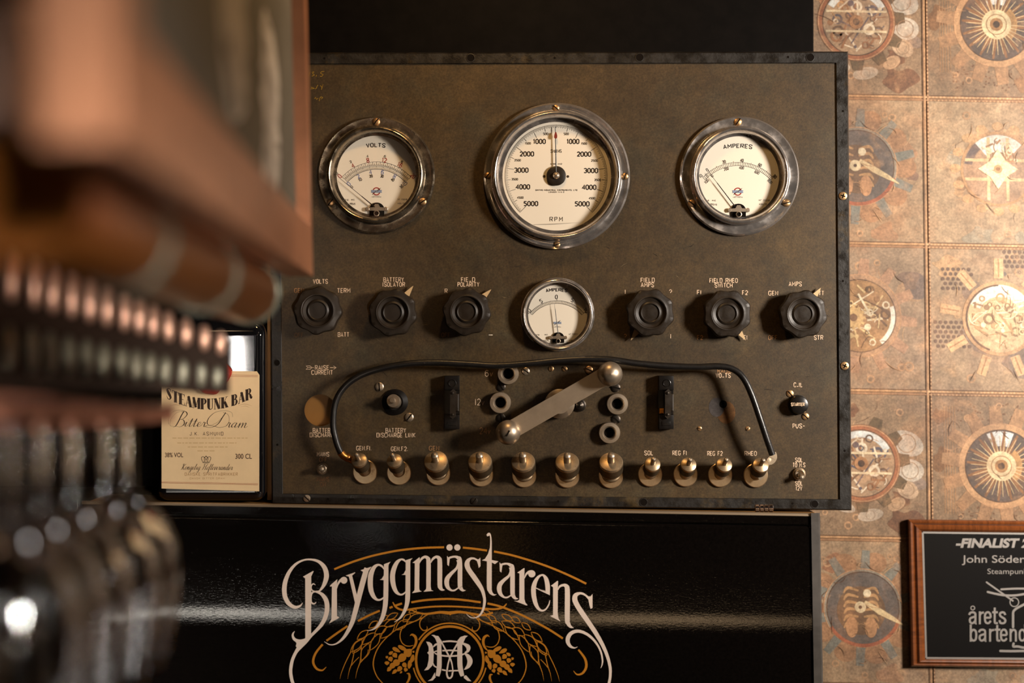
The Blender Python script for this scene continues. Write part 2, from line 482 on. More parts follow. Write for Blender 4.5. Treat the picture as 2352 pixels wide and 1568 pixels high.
def ftext(d, s, x, y, h, w, col, lay=1, anchor='l', shear=0.0, off=0.0, capline=True, arc=None):
    """lettering from the built-in sans face; x,y = baseline start (pixels), h = cap height, w = total width"""
    cu = bpy.data.curves.new('lettering', 'FONT'); cu.body = s; cu.offset = off
    cu.resolution_u = 5
    o = bpy.data.objects.new('lettering', cu); COL.objects.link(o)
    dg = bpy.context.evaluated_depsgraph_get(); dg.update()
    me = bpy.data.meshes.new_from_object(o.evaluated_get(dg))
    vs = [v.co.copy() for v in me.vertices]; fs = [tuple(p.vertices) for p in me.polygons]
    bpy.data.objects.remove(o); bpy.data.curves.remove(cu); bpy.data.meshes.remove(me)
    x0 = min(v.x for v in vs); x1 = max(v.x for v in vs)
    ky = h / 0.729
    kx = (w / (x1 - x0)) if w else ky
    out = []
    for v in vs:
        u = (v.x - x0) * kx; t = v.y * ky
        if anchor == 'c': u -= (x1 - x0) * kx / 2
        xx, yy = x + u + shear * t, y - t
        out.append(d.pt(xx, yy, lay))
    d.add(out, fs, col)

class Crop:                                # tracing frame: crop origin and zoom -> photograph pixels
    def __init__(self, ox, oy, s): self.o = (ox, oy, s)
    def p(self, pts):
        ox, oy, s = self.o
        return [(ox + q[0] / s, oy + q[1] / s) + ((q[2] / s,) if len(q) > 2 else ()) for q in pts]
    def x(self, x): return self.o[0] + x / self.o[2]
    def y(self, y): return self.o[1] + y / self.o[2]
    def l(self, l): return l / self.o[2]

M['slot'] = mat('slot_shade_black', S(18, 14, 11), 0.8, spec=0.04)  # painted shade in screw slots and holes; own black of the movement housings
# ---------------------------------------------------------------- the room
def room():
    X0, X1, Y0, Y1, Z1 = -2.6, 2.6, -4.0, 0.10, 2.9
    def slab(name, a, m):
        b = MB(); b.box(*a); o = struct(obj(name, b, m)); return o
    slab('floor', (X0, X1, Y0, Y1, -0.08, 0), M['floor'])
    slab('ceiling', (X0, X1, Y0, Y1, Z1, Z1 + 0.08), M['darkwall'])
    slab('wall_left', (X0 - 0.08, X0, Y0, Y1, 0, Z1), M['darkwall'])
    slab('wall_right', (X1, X1 + 0.08, Y0, Y1, 0, Z1), M['darkwall'])
    slab('wall_front', (X0, X1, Y0 - 0.08, Y0, 0, Z1), M['darkwall'])
room()

# ---------------------------------------------------------------- control panel
PB = P(1290, 1165, 0.03)
panel = thing('control_panel', PB, 'old dark olive electrical control panel with dials, knobs and terminals standing on the black fridge', 'control panel')
YF, YP = -0.001, 0.001                     # front of the frame strips, front of the plate
O4 = [(617, 121), (1948, 118), (1956, 1172), (624, 1157)]
I4 = [(642, 147.5), (1920, 145), (1928, 1146), (650, 1133)]

def plate():
    b = MB()
    hx, hy, hr, q = 735.7, 942, 36.5, 46
    def quad(a, c, e, f): b.add([P(*a, YP), P(*c, YP), P(*e, YP), P(*f, YP)], [(0, 1, 2, 3)])
    tl, tr, br, bl = [(p[0] + s * 3, p[1] + t * 3) for p, s, t in zip(I4, (-1, 1, 1, -1), (-1, -1, 1, 1))]
    xl = lambda y: tl[0] + (bl[0] - tl[0]) * (y - tl[1]) / (bl[1] - tl[1])
    xr = lambda y: tr[0] + (br[0] - tr[0]) * (y - tr[1]) / (br[1] - tr[1])
    a, c = hy - q, hy + q
    quad(tl, tr, (xr(a), a), (xl(a), a))
    quad((xl(c), c), (xr(c), c), br, bl)
    quad((xl(a), a), (hx - q, a), (hx - q, c), (xl(c), c))
    quad((hx + q, a), (xr(a), a), (xr(c), c), (hx + q, c))
    n = 48; vs = []; fs = []
    for i in range(n):
        t = 2 * PI * i / n
        cx, sx = math.cos(t), math.sin(t); k = q / max(abs(cx), abs(sx))
        vs += [P(hx + k * cx, hy + k * sx, YP), P(hx + hr * cx, hy + hr * sx, YP), P(hx + hr * cx, hy + hr * sx, YP + 0.006)]
    for i in range(n):
        j = (i + 1) % n
        fs += [(3*i, 3*j, 3*j+1, 3*i+1), (3*i+1, 3*j+1, 3*j+2, 3*i+2)]
    b.add(vs, fs)
    obj('plate', b, M['panel'], panel)
plate()

def panel_frame():
    b = MB()
    for i in range(4):
        j = (i + 1) % 4
        o0, o1, i1, i0 = O4[i], O4[j], I4[j], I4[i]
        e = 0.06
        def mix(a, c, t): return (a[0] + (c[0]-a[0])*t, a[1] + (c[1]-a[1])*t)
        ring = [(o0, 0.007), (mix(o0, i0, e), YF + 0.001), (mix(o0, i0, 2*e), YF), (mix(o0, i0, 1-e), YF), (i0, YF + 0.0007), (i0, YP + 0.004)]
        ring2 = [(o1, 0.007), (mix(o1, i1, e), YF + 0.001), (mix(o1, i1, 2*e), YF), (mix(o1, i1, 1-e), YF), (i1, YF + 0.0007), (i1, YP + 0.004)]
        vs = [P(*p, y) for p, y in ring] + [P(*p, y) for p, y in ring2]
        b.add(vs, [(k, k+1, k+7, k+6) for k in range(5)] + [(0, 5, 11, 6)])
    obj('frame', b, M['frame'], panel)
panel_frame()

bb = MB()
c0, c1 = P(614, 150, 0.010), P(1925, 1148, 0.010)
bb.box(c0.x, c1.x, 0.010, 0.060, c1.z, c0.z)
obj('case', bb, M['ochre'], panel, label='ochre wooden case behind the plate')

# ---- screws and holes
def screw_mesh(r, slot=True, ang=0.6, phil=False, dome=0.35):
    b = MB()
    b.lathe([(r * 1.0, 0), (r * 1.0, r * 0.18), (r * 0.86, r * (0.18 + dome * 0.5)), (r * 0.5, r * (0.18 + dome * 0.85)), (0, r * (0.18 + dome))], 24)
    t = r * 0.13; y = -r * (0.2 + dome)
    def bar(a):
        n0 = len(b.v)
        b.box(-r * (0.55 if phil else 0.95), r * (0.55 if phil else 0.95), y - r * 0.02, y + r * 0.25, -t, t, (0, 0, 0, 1))
        mm = Matrix.Rotation(a, 4, 'Y')
        b.xform(mm, n0)
    if phil: bar(ang); bar(ang + PI / 2)
    elif slot: bar(ang)
    return b
def two_mat(o, col=S(18, 14, 11)):          # faces flagged black in the mesh (slots) get a dark slot material
    m = M.get('slot') or mat('slot_shade_black', col, 0.8, spec=0.04); M['slot'] = m
    me = o.data; me.materials.append(m)
    at = me.color_attributes['Col'].data
    for p in me.polygons:
        if at[p.loop_start].color[0] < 0.01 and at[p.loop_start].color[1] < 0.01: p.material_index = 1
    return o
SCREWS = {}
def add_screw(px, py, rpx, mk, parent, Y, ang=0.6, name='screw', phil=False, dome=0.35, label=None):
    b = screw_mesh(U(rpx, Y), True, ang, phil, dome)
    return two_mat(part(name, b, M[mk], parent, P(px, py, Y), label))

def hole(px, py, r, rim=True, inner=S(6, 5, 4)):
    b = MB(); rr = U(r)
    if rim: b.lathe([(rr * 1.25, -0.0006), (rr * 1.22, 0.0004), (rr * 1.0, 0.0005), (rr * 0.95, 0.0001), (0, 0.0001)], 24)
    else: b.lathe([(rr, -0.0006), (rr, 0.0001), (0, 0.0001)], 20)
    for i in range(len(b.f)): b.c[i] = (1, 1, 1, 1)
    n = 24 if rim else 20
    for i in range(len(b.f) - n - 1, len(b.f)): b.c[i] = (0, 0, 0, 1)
    if not rim:
        b.c = [(0, 0, 0, 1)] * len(b.f)
    o = part('frame_hole', b, M['frame'], panel, P(px, py, YF))
    two_mat(o)
for x, y, r in [(1081,133,8.5),(1469,132,8.5),(1861,132,8.5),(1478,1153,8),(1871,1157,8),(636,833,7)]: hole(x, y, r)
for x, y in [(745,134),(1274,133),(1810,131),(1936,255),(1936,645),(1940,1035),(753,1146),(1282,1151),(1820,1156),(637,1021)]: hole(x, y, 2.6, False)
add_screw(1936, 450, 9.5, 'brass', panel, YF, 0.3, phil=True, dome=0.15)
add_screw(1940, 840, 9.5, 'brass', panel, YF, 0.5, phil=True, dome=0.15)
add_screw(705, 1144, 8, 'steel', panel, YF, 0.75, dome=0.1)
add_screw(1089, 1150, 8, 'darkscrew', panel, YF, 2.2, dome=0.1)

# ---- gauges
CREAM = S(232, 222, 204); WARM = S(236, 226, 200); INK = S(34, 28, 26); RED = S(150, 34, 26); BLU = S(78, 100, 160)
def bezel_mesh(R, Rring, Rin, hf, hr, depth):
    b = MB()
    e = R * 0.03; w = Rring - Rin
    b.lathe([(R * 0.97, 0.0), (R, hf * 0.25), (R * 0.995, hf * 0.7), (R - e, hf), (R - 2 * e, hf * 0.94), (Rring + e, hf * 0.82),
             (Rring + e * 0.2, hf * 0.9), (Rring - w * 0.12, hr * 0.86), (Rring - w * 0.3, hr * 0.97), (Rring - w * 0.48, hr), (Rring - w * 0.62, hr * 0.97), (Rring - w * 0.8, hr * 0.87), (Rin, hr * 0.72), (Rin * 0.985, depth), (Rin * 0.93, depth), (Rin * 0.93, 0.0003)], 128)
    return b
def gauge(name, cx, cy, R, Rring, Rin, hf, hr, dialh, matk, label, small=False):
    Y = YP
    c = P(cx, cy, Y)
    g = part(name, bezel_mesh(U(R), U(Rring), U(Rin), hf, hr, dialh + 0.0006), M[matk], panel, c, label)
    yd = Y - dialh                          # dial plane
    d = Decal(lambda x, y, l: P(x, y, yd - l))
    pb = MB()
    pb.lathe([(U(Rin * 1.0), 0.0), (U(Rin * 1.0), dialh), (0, dialh)], 96, CREAM, False)
    b0 = Decal(d.fn)
    b0.add([c + v for v in pb.v], pb.f, CREAM)
    b0.c = [CREAM] * len(b0.f)
    b0.fn = d.fn
    return g, b0, yd
def gauge_pane(g, cx, cy, Rin, Y):
    b = MB(); b.lathe([(U(Rin * 1.0), 0), (U(Rin * 1.0), 0.0008), (0, 0.0008)], 64, smooth=False)
    part('glass_pane', b, M['pane'], g, P(cx, cy, Y))

def scale_arc(d, cx, cy, R, a0, a1, w, col=INK, lay=1): d.ring(cx, cy, R - w/2, R + w/2, col, lay, math.radians(90 - a1), math.radians(90 - a0), 80)
def tick(d, cx, cy, r0, r1, a, w, col=INK, lay=1):
    t = math.radians(a); s, c = math.sin(t), math.cos(t)
    d.stroke([(cx + r0*s, cy - r0*c), (cx + r1*s, cy - r1*c)], w, col, lay)

def movement(g, yd, cx, cy, k, cr):
    """pivot bridge at the foot of a dial (k = pixels per crop unit)"""
    b = MB()
    u = U(1)
    def bx(x0, x1, z0, z1, y0, y1): b.box(x0*k*u, x1*k*u, -y1, -y0, z0*k*u, z1*k*u)
    n0 = len(b.v)
    pts = [(math.cos(t*PI/16)*74*k*u, math.sin(t*PI/16)*66*k*u + 0*k*u) for t in range(17)] + [(-74*k*u, -66*k*u), (74*k*u, -66*k*u)]
    b.prism(pts, -0.0016, 0)
    part('movement_housing', b, M['slot'], g, P(cx, cy, yd))
    b = MB(); k = k * 0.82
    def ear(x): b.lathe([(26*k*u, 0), (26*k*u, 0.003), (20*k*u, 0.0034), (0, 0.0034)], 20, m=Matrix.Translation((x*k*u, 0, 0)))
    ear(-112); ear(112)
    b.prism([(-112*k*u, -20*k*u), (112*k*u, -20*k*u), (112*k*u, 16*k*u), (40*k*u, 22*k*u), (20*k*u, 60*k*u), (-20*k*u, 60*k*u), (-40*k*u, 22*k*u), (-112*k*u, 16*k*u)], -0.0032, -0.0016)
    part('pivot_bridge', b, M['steel'], g, P(cx, cy, yd))
    b = MB()
    b.lathe([(36*k*u, 0.002), (36*k*u, 0.005), (27*k*u, 0.0052), (26*k*u, 0.004), (0, 0.004)], 28)
    n = len(b.f)
    b.c = [(1,1,1,1)] * n
    for i in range(n - 29, n): b.c[i] = (0, 0, 0, 1)
    o = part('pivot_screw', b, M['steel'], g, P(cx, cy + 54*k, yd)); two_mat(o)

def needle(g, yd, a, b_, k, col='blackplastic', frac=0.38, lift=0.0035):
    nb = MB()
    p0, p1 = P(a[0], a[1], yd - lift), P(b_[0], b_[1], yd - lift)
    m_ = p0.lerp(p1, frac)
    nb.tube([p0, m_], [U(5.5*k), U(4.4*k)], 8)
    nb.tube([m_, p1], [U(2.6*k), U(1.9*k)], 8)
    obj('needle', nb, M[col], g, p0)

def small_logo(d, cx, cy, k, ring=True):
    if ring: d.ring(cx, cy, 30*k, 40*k, RED, 1)
    d.poly([(cx-55*k, cy-13*k), (cx+55*k, cy-13*k), (cx+50*k, cy), (cx+55*k, cy+13*k), (cx-55*k, cy+13*k), (cx-50*k, cy)], S(112, 130, 160), 2)
    d.stroke([(cx-42*k, cy+34*k, 2*k), (cx-14*k, cy+4*k, 9*k), (cx+8*k, cy-4*k, 9*k), (cx+45*k, cy-36*k, 1.5*k)], 4*k, INK, 3, curve=False)
    for i in range(7): d.stroke([(cx+(-44+i*14.5)*k, cy-7*k), (cx+(-44+i*14.5)*k, cy+7*k)], 3.5*k, S(196, 200, 206), 4)
    d.stroke([(cx-32*k, cy+46*k), (cx+32*k, cy+46*k)], 3*k, S(90, 84, 80), 1)
    text(d, 'MADE IN ENGLAND', cx, cy + 56*k, 6.5*k, 92*k, 1.6*k, S(70, 64, 60))

# RPM gauge
c = Crop(1080, 220, 4.127)
g, d, yd = gauge('rpm_gauge', 1278.7, 404.9, 168, 148, 134, 0.007, 0.018, 0.001, 'chrome', 'large round gauge reading RPM, the middle of the upper three')
hx, hy = c.x(815), c.y(760); RA = c.l(485)
scale_arc(d, hx, hy, RA, -135, 135, 0.55)
for i in range(-100, 101):
    a = i * 1.35; n = abs(i)
    L = 80 if n % 20 == 0 else (52 if n % 10 == 0 else (30 if n % 2 == 0 else 22))
    if n == 0: L = 30
    tick(d, hx, hy, RA, RA - c.l(L), a, 0.55 if n % 10 else 0.7)
for s, x, y, h, w in [('500',716,360,20,44),('500',911,360,20,44),('1000',657,432,40,112),('1000',975,432,40,112),('1500',548,450,18,52),('1500',1080,452,18,52),
                      ('2000',538,550,40,128),('2000',1080,552,40,128),('2500',450,610,18,58),('2500',1178,613,18,60),('3000',485,704,40,128),('3000',1145,708,40,128),
                      ('3500',423,790,18,58),('3500',1208,796,18,60),('4000',500,862,40,128),('4000',1128,866,40,128),('4500',475,964,18,58),('4500',1155,970,18,58),
                      ('5000',576,1021,40,130),('5000',1062,1023,40,132)]:
    text(d, s, c.x(x), c.y(y), c.l(h), c.l(w), c.l(8.5 if h > 30 else 3.6), INK, gap=3.0)
text(d, 'SMITHS', c.x(815), c.y(525), c.l(28), c.l(100), c.l(3.4), INK, arch=c.l(-400))
text(d, 'AT66 442', c.x(815), c.y(645), c.l(11), c.l(108), c.l(2.4), INK)
text(d, 'SMITHS INDUSTRIAL INSTRUMENTS. LTD', c.x(817), c.y(893), c.l(12), c.l(395), c.l(2.6), INK)
text(d, 'LONDON N.W.2', c.x(817), c.y(912), c.l(10), c.l(147), c.l(2.4), INK)
text(d, 'RPM', c.x(816), c.y(1168), c.l(38), c.l(120), c.l(4.6), INK, gap=5)
d.stroke(c.p([(600,1219,3),(760,1216,9),(900,1208,5),(1040,1200,1)]), 1, S(168, 158, 142), 1)
d.disc(c.x(702), c.y(762), c.l(12), S(60, 48, 36), 1); d.disc(c.x(926), c.y(764), c.l(12), S(60, 48, 36), 1)
obj('dial_face', d, M['dial'], g, label='cream dial face with black numbers')
b = MB(); u = c.l(1) * U(1)
b.lathe([(92*u, 0), (92*u, 0.0028), (84*u, 0.0034), (34*u, 0.0034), (0, 0.0034)], 48)
part('needle_hub', b, M['knob'], g, P(hx, hy, yd))
b = MB(); b.lathe([(32*u, 0.003), (32*u, 0.0055), (20*u, 0.0072), (9*u, 0.0078), (0, 0.0078)], 32)
part('hub_cap', b, M['steel'], g, P(hx, hy, yd))
b = MB()
b.tube([P(hx, hy, yd - 0.003), P(c.x(806), c.y(292), yd - 0.003)], [U(1.5), U(0.8)], 8)
nd = obj('needle', b, M['blackplastic'], g, P(hx, hy, yd - 0.003))
b = MB()
b.prism([((x - 0) * u, z * u) for x, z in [(-14, -25), (-15, -5), (-6, 28), (6, 30), (15, -5), (13, -25), (0, -32)]], -0.0016, 0.0)
part('needle_spade', b, mat('red_spade', S(120, 36, 24), 0.5), nd, P(c.x(810), c.y(375), yd - 0.0035), 'dark red spade of the needle')
gauge_pane(g, hx, hy, 132.5, YP - 0.0122)
for x, y, a in [(812,115,-0.7),(165,757,0.9),(1468,763,1.2),(822,1410,0.35)]:
    add_screw(c.x(x), c.y(y), 8.2, 'brass', g, YP - 0.0055, -a)

def side_gauge(name, cx, cy, R, Rring, Rin, mk, label, c, screws):
    g, d, yd = gauge(name, cx, cy, R, Rring, Rin, 0.006, 0.016, 0.001, mk, label)
    for x, y, a in screws: add_screw(c.x(x), c.y(y), 9.2, 'brass', g, YP - 0.0048, -a)
    return g, d, yd

def rot_labels(d, c, items, h, sw, col, pcx, pcy, wk=0.62, lay=1):
    for s, x, y in items:
        a = math.atan2(x - pcx, pcy - y)
        text(d, s, c.x(x), c.y(y), c.l(h), c.l(h * wk * len(s)), c.l(sw), col, lay, a)

# VOLTS gauge
c = Crop(700, 220, 4.356)
g, d, yd = side_gauge('volt_gauge', 864.7, 403, 134.8, 112, 98, 'pitted', 'round gauge reading VOLTS, with pitted chrome rim', c, [(715,260,0.9),(258,1068,0.9),(1180,1060,0.6)])
text(d, 'VOLTS', c.x(712), c.y(492), c.l(36), c.l(186), c.l(7.5), INK, arch=c.l(700))
px_, py_ = 718, 1125
for R_, w_ in [(465,3),(432,3),(422,3),(390,3)]: scale_arc(d, c.x(px_), c.y(py_), c.l(R_), -47.5, 47.5, c.l(w_))
for i in range(51):
    a = -47.5 + 95 * i / 50
    tick(d, c.x(px_), c.y(py_), c.l(390), c.l(422 if i % 5 == 0 else (412 if i % 5 else 404)), a, c.l(2.6))
for i in range(41):
    a = -47.5 + 95 * i / 40
    tick(d, c.x(px_), c.y(py_), c.l(465 if i % 2 == 0 else 450), c.l(432), a, c.l(2.6))
rot_labels(d, c, [('0',350,803),('4',482,698),('8',632,645),('12',797,643),('16',952,690),('20',1085,800)], 40, 6, RED, px_, py_, 0.52)
rot_labels(d, c, [('0',322,775),('.2',455,662),('.4',622,605),('.6',797,605),('.8',967,657)], 22, 4, INK, px_, py_)
rot_labels(d, c, [('0',440,880),('2',537,805),('4',657,763),('6',778,763),('8',900,803),('10',1000,872)], 38, 5, BLU, px_, py_, 0.55)
rot_labels(d, c, [('0',470,910),('10',555,838),('20',663,803),('30',773,803),('40',880,838),('50',968,905)], 26, 5, INK, px_, py_, 0.55)
small_logo(d, c.x(718), c.y(955), c.l(1))
text(d, 'F.G.', c.x(425), c.y(1040), c.l(12), c.l(34), c.l(3), INK); text(d, 'M.C.', c.x(485), c.y(1040), c.l(12), c.l(34), c.l(3), INK)
text(d, '1955/5', c.x(478), c.y(1080), c.l(16), c.l(54), c.l(2.6), INK, ang=0.05)
text(d, 'N', c.x(937), c.y(1036), c.l(14), c.l(12), c.l(3), INK); text(d, 'o Y5018', c.x(985), c.y(1036), c.l(13), c.l(76), c.l(2.4), INK)
text(d, 'H.B.LTD', c.x(965), c.y(1076), c.l(12), c.l(68), c.l(2.6), INK)
obj('dial_face', d, M['dial'], g, label='white dial face with red, black and blue numbers')
movement(g, yd, c.x(722), c.y(1134), c.l(1), c)
needle(g, yd, (c.x(700), c.y(1112)), (c.x(352), c.y(826)), c.l(1))
gauge_pane(g, 864.7, 403, 96.8, YP - 0.0108)

# AMPERES gauge
c = Crop(1530, 240, 4.753)
g, d, yd = side_gauge('ampere_gauge', 1697, 405.2, 137.2, 113, 99, 'chrome', 'round gauge reading AMPERES, right of the large RPM gauge', c, [(783,190,0.95),(280,1080,-0.7),(1313,1075,0.25)])
text(d, 'AMPERES', c.x(783), c.y(450), c.l(40), c.l(312), c.l(8), INK, arch=c.l(900))
px_, py_ = 785, 1157
for R_ in (527, 490): scale_arc(d, c.x(px_), c.y(py_), c.l(R_), -46.7, 46.7, c.l(3))
for i in range(46):
    a = -46.7 + 93.4 * i / 45
    tick(d, c.x(px_), c.y(py_), c.l(490), c.l(540 if i in (5,10,15,20,25,30,35,40) else 527), a, c.l(2.6))
rot_labels(d, c, [('10',377,780),('0',450,713),('20',633,625),('40',828,610),('60',1025,660),('80',1187,785)], 32, 4.6, INK, px_, py_, 0.5)
rot_labels(d, c, [('100',443,838),('0',503,778),('200',657,702),('400',823,690),('600',993,740),('800',1133,838)], 30, 4, INK, px_, py_, 0.55)
small_logo(d, c.x(783), c.y(950), c.l(1.1))
text(d, 'F.G.', c.x(455), c.y(1047), c.l(13), c.l(38), c.l(3), INK); text(d, 'M.C.', c.x(527), c.y(1047), c.l(13), c.l(44), c.l(3), INK)
text(d, '1955/10', c.x(518), c.y(1090), c.l(18), c.l(72), c.l(2.4), INK, ang=0.06)
text(d, 'N', c.x(1022), c.y(1044), c.l(14), c.l(14), c.l(3), INK); text(d, 'o 25518', c.x(1082), c.y(1045), c.l(16), c.l(92), c.l(2.2), INK)
text(d, 'M.B.LTD', c.x(1058), c.y(1087), c.l(13), c.l(80), c.l(2.8), INK)
obj('dial_face', d, M['dial'], g, label='white dial face with black scale')
movement(g, yd, c.x(788), c.y(1154), c.l(1.08), c)
needle(g, yd, (c.x(755), c.y(1115)), (c.x(470), c.y(742)), c.l(1), frac=0.7)
gauge_pane(g, 1697, 405.2, 97.8, YP - 0.0108)

# small AMPERES gauge
c = Crop(1160, 600, 5.88)
g, d, yd = gauge('small_ampere_gauge', 1280.7, 722, 83, 82, 73, 0.003, 0.013, 0.001, 'chrome', 'small round AMPERES gauge below the RPM gauge')
text(d, 'AMPERES', c.x(697), c.y(383), c.l(38), c.l(284), c.l(9), INK, arch=c.l(800))
px_, py_ = 703, 1008
for R_ in (478, 440): scale_arc(d, c.x(px_), c.y(py_), c.l(R_), -49.2, 49.2, c.l(4))
for i in range(41):
    tick(d, c.x(px_), c.y(py_), c.l(440), c.l(500 if i % 10 == 0 else 478), -49.2 + 98.4 * i / 40, c.l(3.4))
rot_labels(d, c, [('10',320,675),('5',487,537),('0',695,480),('5',910,522),('10',1095,660)], 50, 7, INK, px_, py_, 0.56)
small_logo(d, c.x(708), c.y(830), c.l(1.0), False)
text(d, 'F.G.', c.x(450), c.y(992), c.l(15), c.l(36), c.l(3.4), INK); text(d, 'M.C.', c.x(560), c.y(990), c.l(15), c.l(44), c.l(3.4), INK)
text(d, '1955/6', c.x(550), c.y(1072), c.l(18), c.l(80), c.l(2.6), INK); text(d, 'N', c.x(872), c.y(984), c.l(15), c.l(14), c.l(3), INK)
text(d, 'o Y5507', c.x(932), c.y(982), c.l(16), c.l(100), c.l(2.6), INK); text(d, 'M.B.', c.x(890), c.y(1066), c.l(13), c.l(44), c.l(3), INK)
obj('dial_face', d, M['dial'], g, label='white dial face with black scale')
movement(g, yd, c.x(718), c.y(1028), c.l(1.08), c)
needle(g, yd, (c.x(716), c.y(968)), (c.x(668), c.y(572)), c.l(1), frac=0.83)
gauge_pane(g, 1280.7, 722, 72, YP - 0.0088)

# ---- rotary knobs
def knob_mesh(rot=0.0):
    R, r1, r2 = U(54), U(37), U(21)
    def lob(a, r, h):
        if r < R * 0.80: return r
        k = (r - R * 0.80) / (R * 0.2)
        return r * (1 + 0.045 * k * math.cos(8 * (a + rot)) - 0.012 * k)
    b = MB()
    H = 0.019
    b.lathe([(R * 0.62, 0), (R * 0.64, 0.004), (R * 0.93, 0.005), (R * 0.985, 0.0065), (R * 1.0, 0.009), (R * 1.0, H - 0.003), (R * 0.985, H - 0.001), (R * 0.95, H), (R*0.81, H + 0.0006),
             (r1 * 1.06, H + 0.0008), (r1 * 1.0, H + 0.0014), (r1 * 0.95, H + 0.0012), (r1 * 0.9, H - 0.0006), (r2 * 1.25, H - 0.0018), (r2 * 1.1, H - 0.0004), (r2 * 1.0, H), (r2 * 0.95, H - 0.0003), (r2 * 0.88, H - 0.0014), (0, H - 0.0014)], 128, rfun=lob)
    return b
def pointer_mesh():
    b = MB(); b.prism([(U(20), -U(15)), (U(72), -U(1.5)), (U(76), 0), (U(72), U(1.5)), (U(20), U(15)), (U(10), 0)], -0.0052, -0.0042)
    return b
KN = [(734.4, 713.7, None, 0.1, 'rotary knob under the word VOLTS'), (905, 718, 54, 0.25, 'rotary knob under BATTERY ISOLATOR'), (1073, 716.5, 43, 0.15, 'rotary knob under FIELD POLARITY'),
      (1490.3, 718.5, 236, 0.3, 'rotary knob under FIELD AMPS'), (1665.4, 720.7, -53, 0.4, 'rotary knob under FIELD RHEO SWITCH'), (1837.6, 721.6, 53, 0.2, 'rotary knob under the word AMPS')]
k0 = p0 = None
for x, y, pa, rt, lb in KN:
    if k0 is None:
        o = part('rotary_knob', knob_mesh(), M['knob'], panel, P(x, y, YP), lb); k0 = o
    else:
        o = copy_tree(k0, panel, P(x, y, YP), lb)
        for ch in list(o.children): bpy.data.objects.remove(ch)
    o.rotation_euler = (0, rt, 0)
    if pa is not None:
        if p0 is None: p0 = q = part('pointer', pointer_mesh(), M['pointer'], o, P(x, y, YP), 'cream pointer')
        else: q = copy_tree(p0, o, P(x, y, YP), 'cream pointer')
        q.rotation_euler = (0, -math.radians(pa) - rt, 0)

# ---- terminals
def axis_matrix(pos, ax):                   # maps local -Y to ax
    ax = Vector(ax).normalized()
    q = Vector((0, -1, 0)).rotation_difference(ax)
    return q.to_matrix().to_4x4()
def terminal(bx, by, hx_, hy_, big, lb):
    """base washer flat on the panel, post leaning towards the head centre"""
    p = P(bx, by, YP)
    r = 0.0138 if big else 0.0092
    rd = U(28)
    b = MB()
    b.lathe([(rd, 0), (rd, 0.0025), (rd * 0.94, 0.0032), (rd * 0.6, 0.0034), (0, 0.0034)], 40)
    base = part('binding_post', b, M['nickel'], panel, p, lb)
    head = P(hx_, hy_, 0.0)
    dx, dz = head.x - p.x, head.z - p.z
    L = 0.030 if big else 0.031
    dy = -math.sqrt(max(L * L - dx * dx - dz * dz, 1e-6))
    m = axis_matrix(p, (dx, dy, dz))
    b = MB()
    n = r * 0.80
    b.lathe([(n * 0.95, 0.0015), (n, 0.005), (n * 0.9, 0.0065), (n, 0.0085), (n * 0.98, 0.011), (n * 0.78, 0.012), (n * 0.8, L - 0.017)], 40, m=m)
    part('post_collar', b, M['nickel'], base, p)
    b = MB()
    nk = 60
    def kn(a, rr, h): return rr * (1 + 0.012 * math.sin(a * 28 + h * 2600)) if rr > r * 0.97 else rr
    hh = [L - 0.0165 + i * 0.001 for i in range(12)]
    b.lathe([(r * 0.9, L - 0.0175)] + [(r, h) for h in hh] + [(r * 0.985, L - 0.0046)], 112, rfun=kn, m=m)
    part('knurled_nut', b, M['knurl'], base, p)
    b = MB()
    b.lathe([(r * 0.985, L - 0.0048), (r * 0.985, L - 0.003), (r * 0.93, L - 0.0018), (r * 0.55, L - 0.0002), (0, L + 0.0002)], 48, m=m)
    part('nut_cap', b, M['nickel'], base, p)
    t = 0.0042 if big else 0.0028
    b = MB()
    b.lathe([(t, L - 0.001), (t, L + 0.0086), (t * 0.94, L + 0.0110), (t * 0.6, L + 0.0123), (0, L + 0.0127)], 24,
            rfun=(lambda a, rr, h: rr), m=m)
    part('stud', b, M['steel'], base, p)
TL = [(839,1083,829,1050,0,'first small binding post from the left, with a cable lug'),(917,1085,909,1051,0,'second small binding post from the left'),
      (1007,1086,1003,1052,1,'first of the five large binding posts'),(1105.5,1089,1103,1053,1,'second of the five large binding posts'),
      (1204,1091,1201,1053,1,'middle one of the five large binding posts'),(1303,1092,1301,1054,1,'fourth of the five large binding posts'),
      (1403,1093,1400.5,1054,1,'last of the five large binding posts'),(1493,1089,1494,1059,0,'small binding post next to the last large one'),
      (1574,1089,1575.5,1060,0,'small binding post under REG F'),(1653.5,1090,1656.5,1060,0,'small binding post under REG'),(1735,1091,1739,1061,0,'small binding post under RHEO, with a cable lug')]
for t_ in TL: terminal(*t_)

